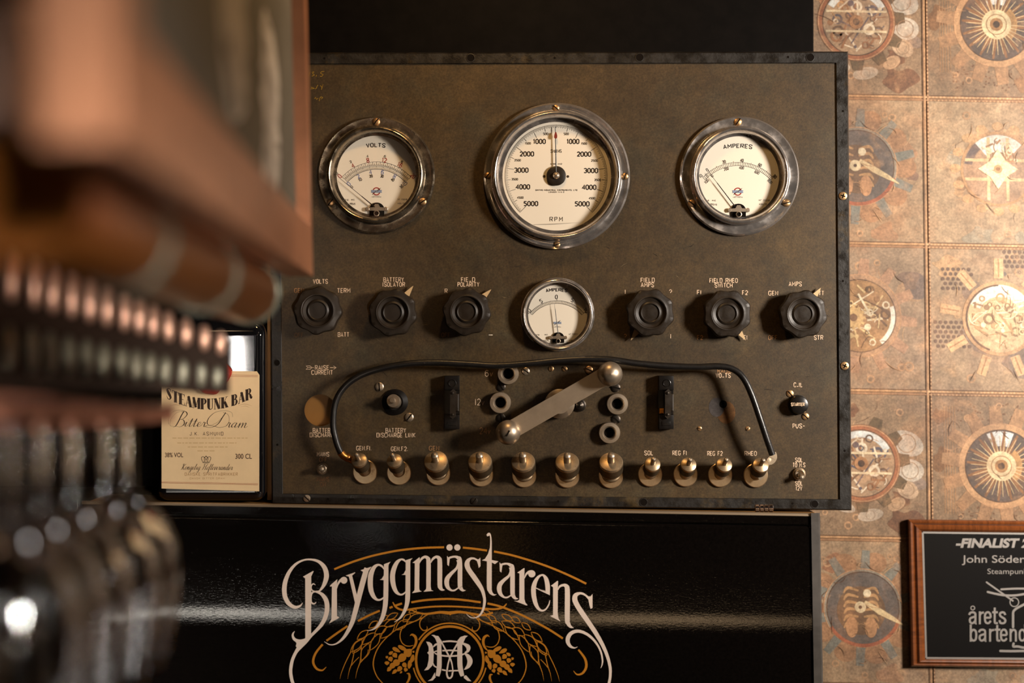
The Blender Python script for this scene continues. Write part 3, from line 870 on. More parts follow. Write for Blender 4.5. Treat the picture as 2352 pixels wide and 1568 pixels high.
# ---- fuse holders
def fuse(cx, cy, label, amber=False):
    p = P(cx, cy, YP); u = U(1)
    b = MB()
    w = 17
    b.box(-w*u, w*u, -0.012, 0, 28*u, 61*u, bev=0.0012)
    b.box(-w*u, w*u, -0.012, 0, -61*u, -28*u, bev=0.0012)
    b.box(-w*u, w*u, -0.0055, 0, -30*u, 30*u)
    b.lathe([(9*u, 0.0118), (9*u, 0.0127), (8*u, 0.0129), (7.2*u, 0.0122), (0, 0.0122)], 24, m=Matrix.Translation((1*u, 0, 44*u)))
    b.box(-10*u, 10*u, -0.0128, -0.011, -53*u, -43*u, bev=0.0004)
    f = part('fuse_holder', b, M['blackplastic'], panel, p, label)
    b = MB()
    b.prism([(-4*u, -32*u), (2*u, -37*u), (9*u, -32*u), (10*u, 25*u), (3*u, 31*u), (-4*u, 25*u)], -0.0165, -0.010)
    b.box(8*u, 16*u, -0.0145, -0.0045, -20*u, 20*u, bev=0.001)
    part('fuse_handle', b, M['knob'], f, p)
    for z in (-27, 22):
        b = MB(); b.lathe([(3.4*u, 0.0163), (3.2*u, 0.0175), (0, 0.018)], 16, m=Matrix.Translation((2*u, 0, z*u)))
        part('rivet', b, M['darkscrew'], f, p)
    if amber:
        b = MB(); b.box(-15*u, -5*u, -0.010, -0.006, -26*u, -14*u, bev=0.001)
        part('fuse_body', b, mat('amber_fuse', S(200, 130, 40), 0.2), f, p, 'amber fuse body')
fuse(1039, 923, 'black fuse holder left of the selector arm')
fuse(1528, 923, 'black fuse holder right of the selector arm', True)

# ---- voltage selector arm and its sockets
def selector():
    a, e = P(1167, 989, 0), P(1397, 857, 0)
    Y = -0.020
    b = MB()
    d_ = (e - a).normalized(); nrm = Vector((-d_.z, 0, d_.x)); h = U(20.5)
    q = [a - nrm*h - d_*U(2), e - nrm*h + d_*U(2), e + nrm*h + d_*U(2), a + nrm*h - d_*U(2)]
    b.prism([(v.x, v.z) for v in q], Y, Y + 0.0045)
    s = obj('selector_arm', b, M['steel'], panel, a.lerp(e, 0.5), 'steel selector arm with a ball at each end', sharp=20)
    for p, sl in ((a, True), (e, False)):
        r = U(28)
        b = MB()
        prof = [(r * 0.55, 0.004), (r * 0.55, 0.017)] + [(r * math.sin(t), 0.017 + r * (1 - math.cos(t))) for t in [PI * (0.18 + 0.82 * i / 14) for i in range(14)]]
        prof = prof[:-1] + [(0, 0.017 + 2 * r)]
        b.lathe(prof, 48)
        o = part('ball', b, M['steel'], s, Vector((p.x, YP, p.z)))
        if sl:
            b = MB(); b.box(-U(1.6), U(1.6), -0.017 - 2*r - 0.0002, -0.017 - 1.8*r, -U(7), U(7)); b.xform(Matrix.Rotation(0.5, 4, 'Y'))
            part('ball_slot', b, M.get('slot'), o, Vector((p.x, YP, p.z)))
    hub = P(1285, 926, YP)
    b = MB(); b.lathe([(U(34), 0), (U(34), 0.012), (U(30), 0.014), (U(22), 0.019), (0, 0.019)], 40)
    part('arm_hub', b, M['steel'], s, hub)
selector()
b = MB(); b.lathe([(U(15), 0), (U(15), 0.002), (U(12), 0.003), (U(9), 0.008), (0, 0.0105)], 28)
part('dome_bolt', b, M['darkscrew'], panel, P(1331, 930, YP))
sock = None
for x, y, lb in [(1167,858,'socket beside 6v'),(1149,924,'socket beside 12v'),(1417,927,'upper socket right of the selector arm'),(1399,993,'lower socket right of the selector arm')]:
    if sock is None:
        b = MB(); r = U(24.6)
        b.lathe([(r, 0), (r, 0.007), (r*0.95, 0.0082), (r*0.66, 0.0086), (r*0.6, 0.0078), (r*0.5, 0.0055), (r*0.47, 0.0002), (0, 0.0002)], 48)
        n = len(b.f); b.c = [(1,1,1,1)] * n
        for i in range(n - 49, n): b.c[i] = (0, 0, 0, 1)
        sock = two_mat(part('socket', b, M['steel'], panel, P(x, y, YP), lb))
    else: copy_tree(sock, panel, P(x, y, YP), lb)
for x, y, r, mk, a in [(1151,888,10.5,'darkscrew',1.0),(1151,960,10.5,'darkscrew',1.5),(1414.5,890,10.5,'darkscrew',0.2),(1415,963,10.5,'darkscrew',0.75),
                       (1208,852,8.5,'steel',0.6),(1266,846.5,6.2,'brass',1.5),(1297,847,6.2,'brass',0.8),(1353,849,9,'brass',0.4),
                       (871.5,888,10,'steel',1.5),(940,958,10,'steel',-0.9),(1607,984,5.2,'brass',0.3),(1717.5,984,5.2,'brass',-0.8),
                       (1814.6,903.6,8.2,'brass',0.85),(1850,956,8.2,'brass',0.75)]:
    add_screw(x, y, r, mk, panel, YP, a, dome=0.2)

# ---- battery link stud, toggles, starter button, small hole
b = MB(); b.lathe([(U(30), 0), (U(30), 0.0018), (U(24), 0.003), (U(19), 0.004), (U(18), 0.0022), (0, 0.0022)], 40)
ls = part('link_stud', b, M['blackplastic'], panel, P(907.5, 923, YP), 'battery link stud in a black collar')
m_ = axis_matrix(None, (-0.10, -1, 0.16))
b = MB(); b.lathe([(U(15.3), 0), (U(15.3), 0.012), (U(14.5), 0.0128), (0, 0.0128)], 36, m=m_)
part('stud_post', b, M['steel'], ls, P(907.5, 923, YP), 'steel post')
b = MB(); b.lathe([(U(6.4), 0.012), (U(6.4), 0.019), (U(5.4), 0.0198), (0, 0.0198)], 24, m=m_)
part('stud_pin', b, M['steel'], ls, P(907.5, 923, YP), 'steel pin')

def toggle(cx, cy, r, ax, label):
    b = MB(); R = U(r)
    b.lathe([(R, 0), (R, 0.0025), (R*0.92, 0.0035), (R*0.8, 0.003), (R*0.76, 0.0055), (R*0.66, 0.006), (R*0.6, 0.002), (0, 0.002)], 36)
    t = part('toggle_switch', b, M['steel'], panel, P(cx, cy, YP), label)
    m = axis_matrix(None, ax)
    b = MB(); b.lathe([(R*0.26, 0.001), (R*0.3, 0.007), (R*0.42, 0.010), (R*0.46, 0.0125), (R*0.34, 0.0148), (0, 0.0156)], 28, m=m)
    part('lever', b, M['steel'], t, P(cx, cy, YP))
toggle(741, 1076, 14, (0.06, -1, 0.05), 'toggle switch under MAINS OFF')
toggle(1835, 1088, 15, (0.02, -1, -0.22), 'toggle switch under SOL TO M.S')

b = MB(); R = U(21.5)
b.lathe([(R*1.06, 0), (R*1.06, 0.003), (R*0.98, 0.0032), (R*0.98, 0.009), (R*0.9, 0.011), (R*0.6, 0.0122), (0, 0.0126)], 48)
sb = part('starter_button', b, M['blackplastic'], panel, P(1832, 929, YP), 'round black push button lettered STARTER')
d = Decal(lambda x, y, l: P(x, y, YP - 0.01265 - l))
text(d, 'STARTER', 1832.5, 928.5, 6.6, 30, 1.5, S(206, 176, 146))
obj('button_lettering', d, M['print'], sb)
b = MB(); b.lathe([(U(9), -0.0005), (U(9), 0.0002), (0, 0.0002)], 24); b.c = [(0,0,0,1)] * len(b.f)
two_mat(part('plate_hole', b, M['panel'], panel, P(1661, 928, YP)))

# ---- lettering on the plate
LC = S(208, 180, 152); LF = S(150, 112, 76); LD = S(104, 74, 48)
d = Decal(lambda x, y, l: P(x, y, YP - l))
d.disc(1668, 947, 21, S(92, 62, 32), 0, 28, 26)
d.disc(1646, 935, 18, S(66, 60, 58), 0, 24, 22)
for s, x, y, w, col in [('VOLTS',736,646,33,LC),('GEN',687,667,21,LF),('TERM',789.5,667,29,LC),('OFF',687,769,19,LD),('BATT',789,768,25,LC),
    ('BATTERY',904,642,46,LC),('ISOLATOR',904.5,653,50,LC),('FIE_D',1075,642,31,LC),('POLARITY',1076,653,49,LC),('R',1024.5,668,5,LC),('OFF',1024,769,19,LF),('-',1127,769,9,S(240,225,205)),
    ('FIELD',1487.5,643,31,LC),('AMPS',1487,654,29,LC),('|',1436.5,670,1.2,LC),('?',1540,670,5.5,LC),('?',1436,772,5,LF),('|',1541,772,1.2,LC),
    ('FIELD RHEO',1662,644,64,LC),('SWITCH',1662,655,40,LC),('F|',1606,671,9,LC),('F2',1711,672,12,LC),('F2',1608,775,12,LF),('F|',1712,775,9,LC),
    ('AMPS',1826.5,652,29,LC),('GEN',1776,673,21,LC),('ATT',1883,673,18,LC),('OFF',1775,775,20,LF),('STR',1880,775,20,LC),
    ('RAISE',739.5,844,31,LC),('CURRENT',740,855,48,LC),('BATTERY',742,988,46,LC),('DISCHARGE',742,998.5,60,LC),('BATTERY',909,988,46,LC),('DISCHARGE LINK',909.5,999,88,LC),
    ('MAINS',742,1043,27,LC),('OFF',742,1055.5,16,LF),('MAINS',742,1100,27,LD),('ON',742,1112,12,LD),('GEN.F|.',836,1029,34,LC),('GEN.F2.',917.5,1030.5,38,LC),('GEN',997,1029,22,LF),
    ('SOL',1490,1040,19,LC),('REG F|',1561,1040,32,LC),('REG F2',1642,1041,34,LC),('RHEO',1724,1041,27,LC),('C_IL',1833,883.5,19,LC),('PUS-',1834.5,978,27,LC),
    ('SOL',1835,1056,16,LC),('TO M.S',1835,1067.5,28,LC),('SOL',1835,1109.5,16,LC),('|2V',1835.5,1121,13,LC),('VO_TS',1661,862,33,LC),('RAISE',1664,851,31,LF)]:
    text(d, s, x, y, 9.2, w, 1.75, col)
for s, x, y, w, h, col in [('6v',1123,857,17,13.5,LC),('|2v',1102,923,20,14,LC),('24v',1114,989,24,14,LF)]:
    text(d, s, x, y, h, w, 1.4, col)
def arrow(x0, x1, y):
    d.stroke([(x0 + 4, y), (x0 + 18, y)], 1.2, LC); d.stroke([(x0, y-4), (x0+9, y-4), (x0+14, y), (x0+9, y+4), (x0, y+4), (x0+4, y), (x0, y-4)], 1.1, LC, curve=False)
    d.stroke([(x1 - 14, y), (x1, y)], 1.2, LC); d.stroke([(x1-6, y-4), (x1, y), (x1-6, y+4)], 1.2, LC, curve=False)
arrow(703, 772, 844)
d.stroke([(873, 845.5), (885, 846.5)], 1.2, LC)
for pts in ([(712,165),(709,175)], [(716,166),(721,165),(718,169),(722,172),(716,175)], [(727,172),(726,176)], [(745,164),(738,165),(737,169),(742,171),(739,175),(735,175)],
            [(714,200),(722,203),(713,204)], [(730,195),(726,203),(724,204)], [(736,196),(739,200),(742,194),(738,206)], [(722,227),(725,224),(727,228),(731,225)], [(733,232),(736,223),(741,224),(737,228)]):
    d.stroke(pts, 1.2, S(150, 120, 40), 1)
rr = random.Random(3)
for i in range(26):                         # old scuffs and scratches
    x, y = rr.uniform(680, 1900), rr.uniform(560, 900)
    a = rr.uniform(-0.6, 0.9); L = rr.uniform(4, 20)
    d.stroke([(x, y, 0.3), (x + L*0.5*math.cos(a), y + L*0.5*math.sin(a) + rr.uniform(-2, 2), 1.4), (x + L*math.cos(a), y + L*math.sin(a), 0.3)], 1, S(44, 36, 26) if i % 3 else S(104, 88, 64), 0)
obj('plate_lettering', d, M['panelprint'], panel, label='cream engraved lettering')

# ---------------------------------------------------------------- the cable
def cable():
    ctl = [(803,1050,-.013),(790,1047,-.015),(779,1032,-.018),(770,1005,-.020),(765,975,-.021),(769,930,-.021),(785,896,-.020),(815,869,-.019),(860,850,-.018),(930,836,-.018),
           (1000,832.5,-.017),(1080,836,-.016),(1140,839.5,-.016),(1210,835,-.017),(1280,828,-.018),(1340,824.5,-.019),(1400,825.5,-.019),(1460,834,-.018),(1530,840,-.017),
           (1600,842.5,-.017),(1650,841,-.018),(1682,847,-.019),(1706,866,-.021),(1726,905,-.023),(1746,962,-.024),(1762,1010,-.023),(1774,1044,-.021)]
    pts = [P(x, y, Y) for x, y, Y in spline(ctl, 8)]
    c_ = thing('cable', P(1280, 840, -0.018), 'thick black cable arching across the front of the control panel between two posts', 'cable')
    b = MB(); b.tube(pts, U(7.4), 20)
    obj('cable_sheath', b, M['rubber'], c_)
    b = MB()
    l0 = [P(x, y, Y) for x, y, Y in spline([(782,1038,-.0175),(789,1046,-.0155),(799,1051,-.013),(812,1058,-.011),(822,1066,-.010)], 4)]
    b.tube(l0, [U(r) for r in [8.6]*7 + [9.5, 10, 9, 8.5, 8.5, 8, 7, 7, 7, 7][:len(l0)-7]], 20)
    obj('cable_lug', b, mat('bronze_lug', S(150, 98, 44), 0.35, 0.85, vary=[(150, 0.6, 1.2, None)]), c_, label='bronze crimped cable lug at the left end')
    b = MB()
    pl = [(1774,1040,-.021,8.5),(1776,1050,-.020,9),(1770,1058,-.019,9),(1762,1064,-.018,6),(1758,1078,-.016,5.5),(1752,1090,-.014,6),(1742,1098,-.012,7)]
    sp = spline(pl, 4)
    vs = []; fs = []
    for i, (x, y, Y, w) in enumerate(sp):
        a0, a1 = sp[max(i-1, 0)], sp[min(i+1, len(sp)-1)]
        dx, dy = a1[0]-a0[0], a1[1]-a0[1]; l = math.hypot(dx, dy); nx, ny = -dy/l, dx/l
        for s_ in (-1, 1):
            for t_ in (0, 0.0022): vs.append(P(x + s_*nx*w, y + s_*ny*w, Y + t_))
    for i in range(len(sp)-1):
        q = 4*i
        fs += [(q, q+2, q+6, q+4), (q+1, q+5, q+7, q+3), (q, q+4, q+5, q+1), (q+2, q+3, q+7, q+6)]
    fs += [(0, 1, 3, 2), (len(vs)-4, len(vs)-2, len(vs)-1, len(vs)-3)]
    b.add(vs, fs)
    b.lathe([(U(5), 0), (U(5), 0.0012), (0, 0.0016)], 16, m=Matrix.Translation(P(1766, 1056, -0.0195)))
    obj('cable_lug', b, mat('silver_lug', S(206, 186, 158), 0.45, 0.5), c_, label='silver flat cable lug at the right end')
cable()

# ---------------------------------------------------------------- fridge with the painted logo
def top_y(x): return 1157 + (x - 640) * 0.0169
FS = 0.00049
_prof = []
def _mk():
    y = -0.037; v = 30.0
    while v < 2700:
        if v < 228: th = 0.10
        elif v < 298: th = 0.10 - 0.15 * (v - 228) / 70
        else: th = -0.05 + 0.05 * min(1, (v - 298) / 500)
        _prof.append((v, y)); y -= math.tan(th) * FS * 2.5; v += 2.5
_mk()
def door_Y(v):
    if v <= 30: return -0.037
    i = min(int((v - 30) / 2.5), len(_prof) - 2)
    t = (v - _prof[i][0]) / 2.5
    return _prof[i][1] + (_prof[i+1][1] - _prof[i][1]) * t
def on_door(px, py, l): return P(px, py, door_Y(py - top_y(px)) - l)

def fridge():
    base = P(1036, 784, 0.0); base.z = 0
    f = thing('fridge', base, 'glossy black fridge with a white and orange brewery logo on its door', 'fridge')
    VB = 2660
    xl, xr = 190, 1863
    yk = 0.066
    # body: sides, back and the ochre top board
    b = MB()
    A = [P(xl, top_y(xl) + 8, -0.030), P(1884, top_y(1884) + 8, -0.030), P(1884, top_y(1884) + 8, yk), P(xl, top_y(xl) + 8, yk)]
    A = [Vector((A[i].x, A[i].y, A[0].z if i in (0, 3) else A[1].z)) for i in range(4)]
    A[2].x = A[1].x; A[3].x = A[0].x
    Bt = [Vector((v.x, v.y, 0.012)) for v in A]
    b.add(A + Bt, [(0,1,2,3), (4,7,6,5), (0,4,5,1), (1,5,6,2), (2,6,7,3), (3,7,4,0)])
    obj('fridge_body', b, M['fridgetrim'], f)
    b = MB()
    T = [Vector((v.x, v.y, v.z)) for v in A]
    T2 = [v + Vector((0, 0, 0.0006)) for v in A]
    b.add(T + T2, [(3,2,1,0), (4,5,6,7), (0,1,5,4), (1,2,6,5), (2,3,7,6), (3,0,4,7)])
    obj('top_board', b, M['ochre'], f, label='ochre top board')
    # front lip and rail above the door
    b = MB()
    vs = []; rows = [(0, -0.030), (0.5, -0.0345), (3, -0.0365), (7, -0.037), (8, -0.0366), (8, -0.030)]
    for v, Y in rows: vs += [P(xl - 2, top_y(xl - 2) + v, Y), P(xr, top_y(xr) + v, Y)]
    b.add(vs, [(2*i, 2*i+1, 2*i+3, 2*i+2) for i in range(len(rows)-1)] + [(0, 10, 11, 1)])
    obj('top_lip', b, M['fridgeedge'], f, label='lighter metal edge along the top')
    b = MB(); vs = []; rows = [(8, -0.030), (8, -0.0362), (26, -0.0368), (27, -0.0362), (27, -0.030)]
    for v, Y in rows: vs += [P(xl, top_y(xl) + v, Y), P(xr, top_y(xr) + v, Y)]
    b.add(vs, [(2*i, 2*i+1, 2*i+3, 2*i+2) for i in range(len(rows)-1)] + [(0, 8, 9, 1)])
    obj('top_rail', b, M['fridge'], f)
    # right side trim
    b = MB(); vs = []
    for v in [0] + [20 * i for i in range(1, 134)]:
        Y = door_Y(max(v, 30)) - 0.002
        x0, x1 = 1863 + 0.017 * min(v, 800), 1883 + 0.019 * min(v, 800)
        vs += [P(x0, top_y(x0) + v, Y + 0.012), P(x0, top_y(x0) + v, Y), P(x1 - 3, top_y(x0) + v, Y), P(x1, top_y(x0) + v, Y + 0.0015), P(x1, top_y(x0) + v, Y + 0.012)]
    n = len(vs) // 5
    b.add(vs, [(5*i+j, 5*i+j+1, 5*i+j+6, 5*i+j+5) for i in range(n-1) for j in range(4)] + [(0, 1, 2, 3, 4), tuple(range(5*n-1, 5*n-6, -1))])
    obj('side_trim', b, M['fridgetrim'], f, label='dark grey side strip')
    # door
    b = MB(); vs = []; vlist = [30, 30.001, 32, 36] + [40 + 5 * i for i in range(60)] + [345 + 30 * i for i in range(78)]
    xs = [xl, xl + 4] + [xl + 4 + (xr - xl - 6) * i / 8 for i in range(1, 9)] + [xr]
    for k, v in enumerate(vlist):
        for i, x in enumerate(xs):
            X = x + (0.017 * min(v, 800) if x > 1500 else 0)
            back = 0.02 if k == 0 else (0.002 if k == 1 else (0.0007 if k == 2 else 0))
            if i in (0, len(xs) - 1): back = max(back, 0.004)
            vs.append(P(X, top_y(x) + v, door_Y(v) + back))
    W = len(xs)
    b.add(vs, [(k*W+i, k*W+i+1, (k+1)*W+i+1, (k+1)*W+i) for k in range(len(vlist)-1) for i in range(W-1)], None, True)
    obj('door', b, M['fridge'], f)
    return f
FR = fridge()

def logo():
    d = Decal(on_door); d.slice = 14
    W = S(214, 196, 182); G = S(176, 112, 22)
    c1 = Crop(630, 1260, 5.09); c2 = Crop(830, 1240, 6.533); c3 = Crop(1010, 1210, 7.127); c4 = Crop(1180, 1280, 5.446)
    c5 = Crop(700, 1370, 6.918); c0 = Crop(600, 1180, 2.8); c7 = Crop(940, 1400, 9.332)
    def s(c, pts, w=10, col=W, lay=2, **k): d.stroke(c.p(pts), w / c.o[2], col, lay, **k)
    def p(c, pts, col=W, lay=2, k=0): d.poly(c.p(pts), col, lay, k)
    def dot(c, x, y, r, col=W, lay=2): d.disc(c.x(x), c.y(y), c.l(r), col, lay, 32)
    # B
    s(c1, [(332,630,3),(300,668,22),(240,682,36),(175,645,46),(130,570,52),(117,480,54),(130,380,50),(175,270,40),(250,180,28),(340,133,20),(430,125,22),(520,150,34),(585,215,50),(610,300,56),(600,370,52),(570,440,36),(530,492,18)])
    s(c1, [(430,512,8),(455,506,14),(490,502,18),(555,530,38),(605,600,52),(618,690,54),(600,790,50),(555,880,44),(500,945,36),(430,1015,34),(365,1080,52),(300,1145,52),(255,1205,38),(215,1290,36),(195,1380,38),(192,1450,38),(205,1530,38),(222,1580,36),(245,1640,30)])
    p(c1, [(335,325),(455,258),(460,263),(432,322),(430,1015),(362,1062),(362,345)])
    s(c1, [(482,425,4),(460,408,12),(437,425,14),(430,458,14),(447,488,14),(482,498,14),(535,492,16)])
    s(c1, [(455,506,14),(436,530,16),(430,575,14),(432,615,14),(447,638,18),(472,640,14),(491,621,3)])
    p(c1, [(240,962),(226,1005),(248,1045),(300,1060),(365,1045),(430,1010),(300,1145),(280,1160),(252,1140),(258,1098),(218,1062),(203,1015),(215,980)], k=3)
    # r
    p(c1, [(650,440),(655,425),(737,355),(731,420),(733,785),(762,803),(640,873),(668,820),(674,440)])
    s(c1, [(729,470,6),(742,415,20),(770,372,26),(805,345,34)]); dot(c1, 814, 367, 40)
    # y
    p(c1, [(833,313),(945,274),(947,280),(910,312),(974,575),(948,650),(872,325)])
    s(c1, [(1082,225,58),(1040,370,62),(990,560,60),(950,720,56),(910,860,50),(850,980,40),(790,1060,28),(720,1110,16),(650,1120,12),(585,1085,4)])
    p(c1, [(1008,250),(1138,208),(1104,255),(1040,270)])
    # g g
    s(c1, [(1282,240,8),(1260,205,22),(1215,187,24),(1165,220,44),(1130,300,58),(1122,390,60),(1130,480,56),(1160,555,46),(1205,595,24),(1250,590,20),(1288,560,14)])
    s(c1, [(1308,185,52),(1306,400,56),(1302,600,56),(1287,720,52),(1257,820,44),(1207,900,30),(1150,943,14),(1080,957,3)])
    p(c1, [(1282,180),(1360,150),(1338,182),(1330,230),(1282,240)]); p(c1, [(1233,362),(1258,348),(1280,310),(1284,366)])
    s(c2, [(662,330,10),(640,300,28),(595,290,28),(535,335,54),(485,440,70),(467,550,74),(480,670,70),(520,770,54),(575,815,30),(625,810,24),(672,770,16)])
    s(c2, [(700,300,68),(698,600,70),(695,850,70),(680,970,60),(640,1080,46),(580,1170,28),(495,1230,4)])
    p(c2, [(665,302),(768,270),(738,305),(732,360),(665,370)]); p(c2, [(603,520),(638,503),(662,450),(668,522)])
    # m
    p(c2, [(768,340),(868,258),(878,262),(873,330),(868,720),(876,755),(907,770),(760,795),(798,750),(802,345)])
    s(c2, [(872,345,10),(900,285,32),(950,252,38),(995,272,54),(1008,340,66),(1007,720,66)]); p(c2, [(975,700),(1041,700),(1050,748),(1082,762),(933,774),(970,735)])
    s(c2, [(1042,340,10),(1070,285,32),(1120,252,38),(1165,272,58),(1177,340,70),(1177,650,70),(1186,710,62),(1212,742,38),(1250,748,6)])
    # ä and the second a
    dot(c2, 1323, 110, 47); dot(c2, 1440, 110, 47)
    def aa(tr):
        t = lambda L: [tr(*q) for q in L]
        p(c2, t([(1286,235),(1302,258),(1330,262),(1322,320),(1313,390),(1290,372),(1287,300)]))
        s(c2, t([(1306,272,26),(1350,256,30),(1400,248,30),(1450,265,50),(1478,320,66),(1480,660,68),(1490,715,58),(1522,752,36),(1565,752,5)]))
        s(c2, t([(1435,300,20),(1446,350,20),(1425,425,36),(1350,500,50),(1293,570,66),(1280,640,70),(1300,710,54),(1350,752,28),(1400,752,24),(1455,715,16)]))
    aa(lambda x, y, w=None: (x, y) if w is None else (x, y, w))
    dx, dy, sl = 860 / 7.127 * 6.533, 103 / 7.127 * 6.533, 0.11
    aa(lambda x, y, w=None: (x + dx, y + dy + (x - 1286) * sl) if w is None else (x + dx, y + dy + (x - 1286) * sl, w))
    # s
    p(c2, [(1785,262),(1788,390),(1762,418),(1752,370),(1735,315),(1700,290),(1760,287)])
    s(c2, [(1735,297,24),(1690,276,28),(1640,278,36),(1598,315,60),(1586,370,76),(1610,440,72),(1680,540,74),(1750,640,70),(1810,740,56),(1843,850,44),(1848,930,40),(1830,1030,34),(1790,1110,28),(1730,1158,18),(1660,1165,14),(1610,1140,10),(1575,1103,3)])
    # t
    s(c3, [(780,150,14),(788,122,34),(812,112,34),(832,150,22),(838,220,24),(838,280,28)]); dot(c3, 790, 128, 22)
    p(c3, [(690,545),(740,520),(790,440),(820,340),(828,230),(852,230),(852,540),(962,560),(905,606),(852,580),(852,640),(772,640),(772,560)])
    s(c3, [(812,560,80),(811,960,80),(822,1040,66),(850,1088,46),(890,1110,24),(930,1100,3)])
    # r, e
    p(c3, [(1270,745),(1383,668),(1388,675),(1385,800),(1386,1180),(1405,1240),(1437,1276),(1420,1283),(1215,1205),(1270,1208),(1303,1190),(1305,760)])
    s(c3, [(1388,840,8),(1415,772,30),(1460,735,42),(1495,735,60)]); dot(c3, 1507, 765, 59)
    p(c3, [(1572,1005),(1575,990),(1735,1055),(1735,1000),(1803,1000),(1803,1116)])
    s(c3, [(1768,1060,70),(1765,960,76),(1745,860,68),(1710,800,42),(1670,785,28),(1612,820,44),(1562,900,66),(1536,1000,76),(1540,1120,76),(1570,1250,66),(1620,1338,44),(1680,1368,30),(1740,1340,24),(1785,1270,20),(1803,1200,12)])
    # n, s
    p(c4, [(465,352),(548,290),(555,295),(552,390),(550,700),(560,762),(585,800),(455,731),(492,718),(492,370)])
    s(c4, [(553,405,8),(575,362,24),(620,345,32),(658,360,52),(671,425,62),(670,760,62),(680,820,50),(708,862,34),(750,880,4)])
    p(c4, [(985,455),(985,630),(962,642),(948,600),(933,525),(895,482),(960,487)])
    s(c4, [(925,490,20),(870,455,26),(820,448,32),(772,475,56),(765,530,64),(795,600,62),(860,700,62),(950,830,58),(1030,950,54),(1110,1090,46),(1170,1230,40),(1205,1370,36),(1207,1480,34),(1192,1568,34),(1165,1660,30)])
    s(c4, [(800,1115,3),(760,1130,16),(710,1110,34),(678,1060,48),(680,1000,52),(720,945,46),(790,920,40),(870,935,36),(960,990,32),(1040,1080,26),(1090,1180,22),(1110,1280,20),(1105,1340,14),(1088,1382,4)])
    # gold arcs
    def g(c, pts, w=13, lay=1, **k): d.stroke(c.p(pts), w / c.o[2], G, lay, **k)
    g(c0, [(470,355),(585,309),(700,273),(800,250),(900,232),(1040,218),(1176,214)]); g(c0, [(1297,216),(1375,224),(1452,235)]); g(c0, [(1497,241),(1600,262),(1700,290),(1800,322),(1900,360),(2000,404),(2090,448)])
    g(c0, [(420,815),(485,768),(555,720)]); g(c0, [(622,688),(690,653),(762,622)]); g(c0, [(825,604),(845,596)]); g(c0, [(860,590),(905,575)])
    g(c0, [(965,568),(1030,557),(1100,550),(1210,546),(1310,554),(1412,568)]); g(c0, [(1455,575),(1515,588),(1580,610),(1665,645),(1750,687),(1850,742),(1940,800)])
    g(c0, [(395,838,13),(350,895,14),(334,950,15),(355,993,14),(392,1005,10),(418,983,3)]); g(c0, [(2040,872,11),(2082,930,15),(2090,982,16),(2068,1022,14),(2032,1032,10),(2008,1008,3)])
    g(c0, [(846,566,6),(868,600,12),(915,617,12),(1000,606,11),(1100,596,11),(1210,594,11),(1310,598,11),(1410,606,11),(1500,612,12),(1555,600,12),(1578,576,5)])
    g(c0, [(905,620,9),(960,616,9),(1000,632,10),(1060,642,12),(1150,632,16),(1210,636,20),(1280,630,16),(1360,642,14),(1430,650,14),(1490,634,12)])
    p(c0, [(1196,636),(1232,636),(1216,652)], G, 1)
    # medallion ring
    mx, my = 1032.9, 1515.4
    d.ring(mx, my, 74.6, 80, G, 1)
    d.ring(mx, my, 83.3, 86.3, G, 1, math.radians(33), math.radians(147)); d.ring(mx, my, 83.3, 86.3, G, 1, math.radians(-80), math.radians(-12)); d.ring(mx, my, 83.3, 86.3, G, 1, math.radians(192), math.radians(260))
    # mirrored ornaments
    def both(pts, w=12, fill=False, k=0):
        L = c5.p(pts)
        R = [(2 * mx - q[0],) + (q[1] + (mx - q[0]) * 2 * 0.012,) + tuple(q[2:]) for q in L]
        for q in (L, R):
            if fill: d.poly(q, G, 1, k)
            else: d.stroke(q, c5.l(w), G, 1)
    both([(1990,265,16),(1900,315,15),(1835,385,15),(1830,470,15),(1870,527,16),(1915,535,16),(1945,510,14),(1940,465,3)])
    both([(1880,330,14),(1720,400,16),(1550,475,15),(1400,560,14),(1250,700,15),(1150,840,17),(1095,1000,19),(1095,1130,18),(1150,1270,16),(1240,1375,15)])
    both([(1560,470,12),(1522,560,15),(1515,650,15),(1545,730,15),(1600,775,15),(1665,785,14),(1725,770,8)])
    both([(1672,622,6),(1705,600,28),(1755,635,42),(1770,710,40),(1745,790,32),(1690,850,10)])
    both([(1620,1220,10),(1655,1225,30),(1665,1280,36),(1640,1345,30),(1600,1400,24)])
    # barley ears
    both([(730,880,14),(645,1050,13),(585,1200,9),(558,1310,2)]); both([(790,860,12),(745,1060,14),(705,1180,9),(682,1305,2)]); both([(900,800,12),(885,1010,16),(832,1170,10),(806,1300,2)])
    both([(1010,840,10),(990,920,12),(880,1050,14)]); both([(860,960,10),(790,1030,12),(742,1090,12)])
    def leaf(x0, y0, x1, y1, w):
        dx, dy = x1 - x0, y1 - y0; l = math.hypot(dx, dy); nx, ny = -dy / l * w, dx / l * w
        a = [(x0, y0, 6)] + [(x0 + dx*t + nx*k, y0 + dy*t + ny*k, 13) for t, k in ((0.18, .3), (0.4, .5), (0.6, .48), (0.82, .27))] + [(x1, y1, 6)]
        b_ = [(x0, y0, 6)] + [(x0 + dx*t - nx*k, y0 + dy*t - ny*k, 13) for t, k in ((0.18, .3), (0.4, .5), (0.6, .48), (0.82, .27))] + [(x1, y1, 6)]
        both(a); both(b_)
    for q in [(935,665,725,880,100),(1010,530,830,680,90),(1160,385,1015,500,80),(1320,300,1180,385,80),(1480,260,1290,360,80),
              (1120,570,915,760,110),(1300,470,1110,590,110),(1480,370,1260,470,100),(1680,275,1560,400,80),
              (1195,580,1040,850,110),(1430,450,1205,660,120),(1640,360,1440,530,110),(1880,270,1620,400,100),(1020,740,900,1010,120),(910,680,760,900,110),(1780,210,1650,250,60)]: leaf(*q)
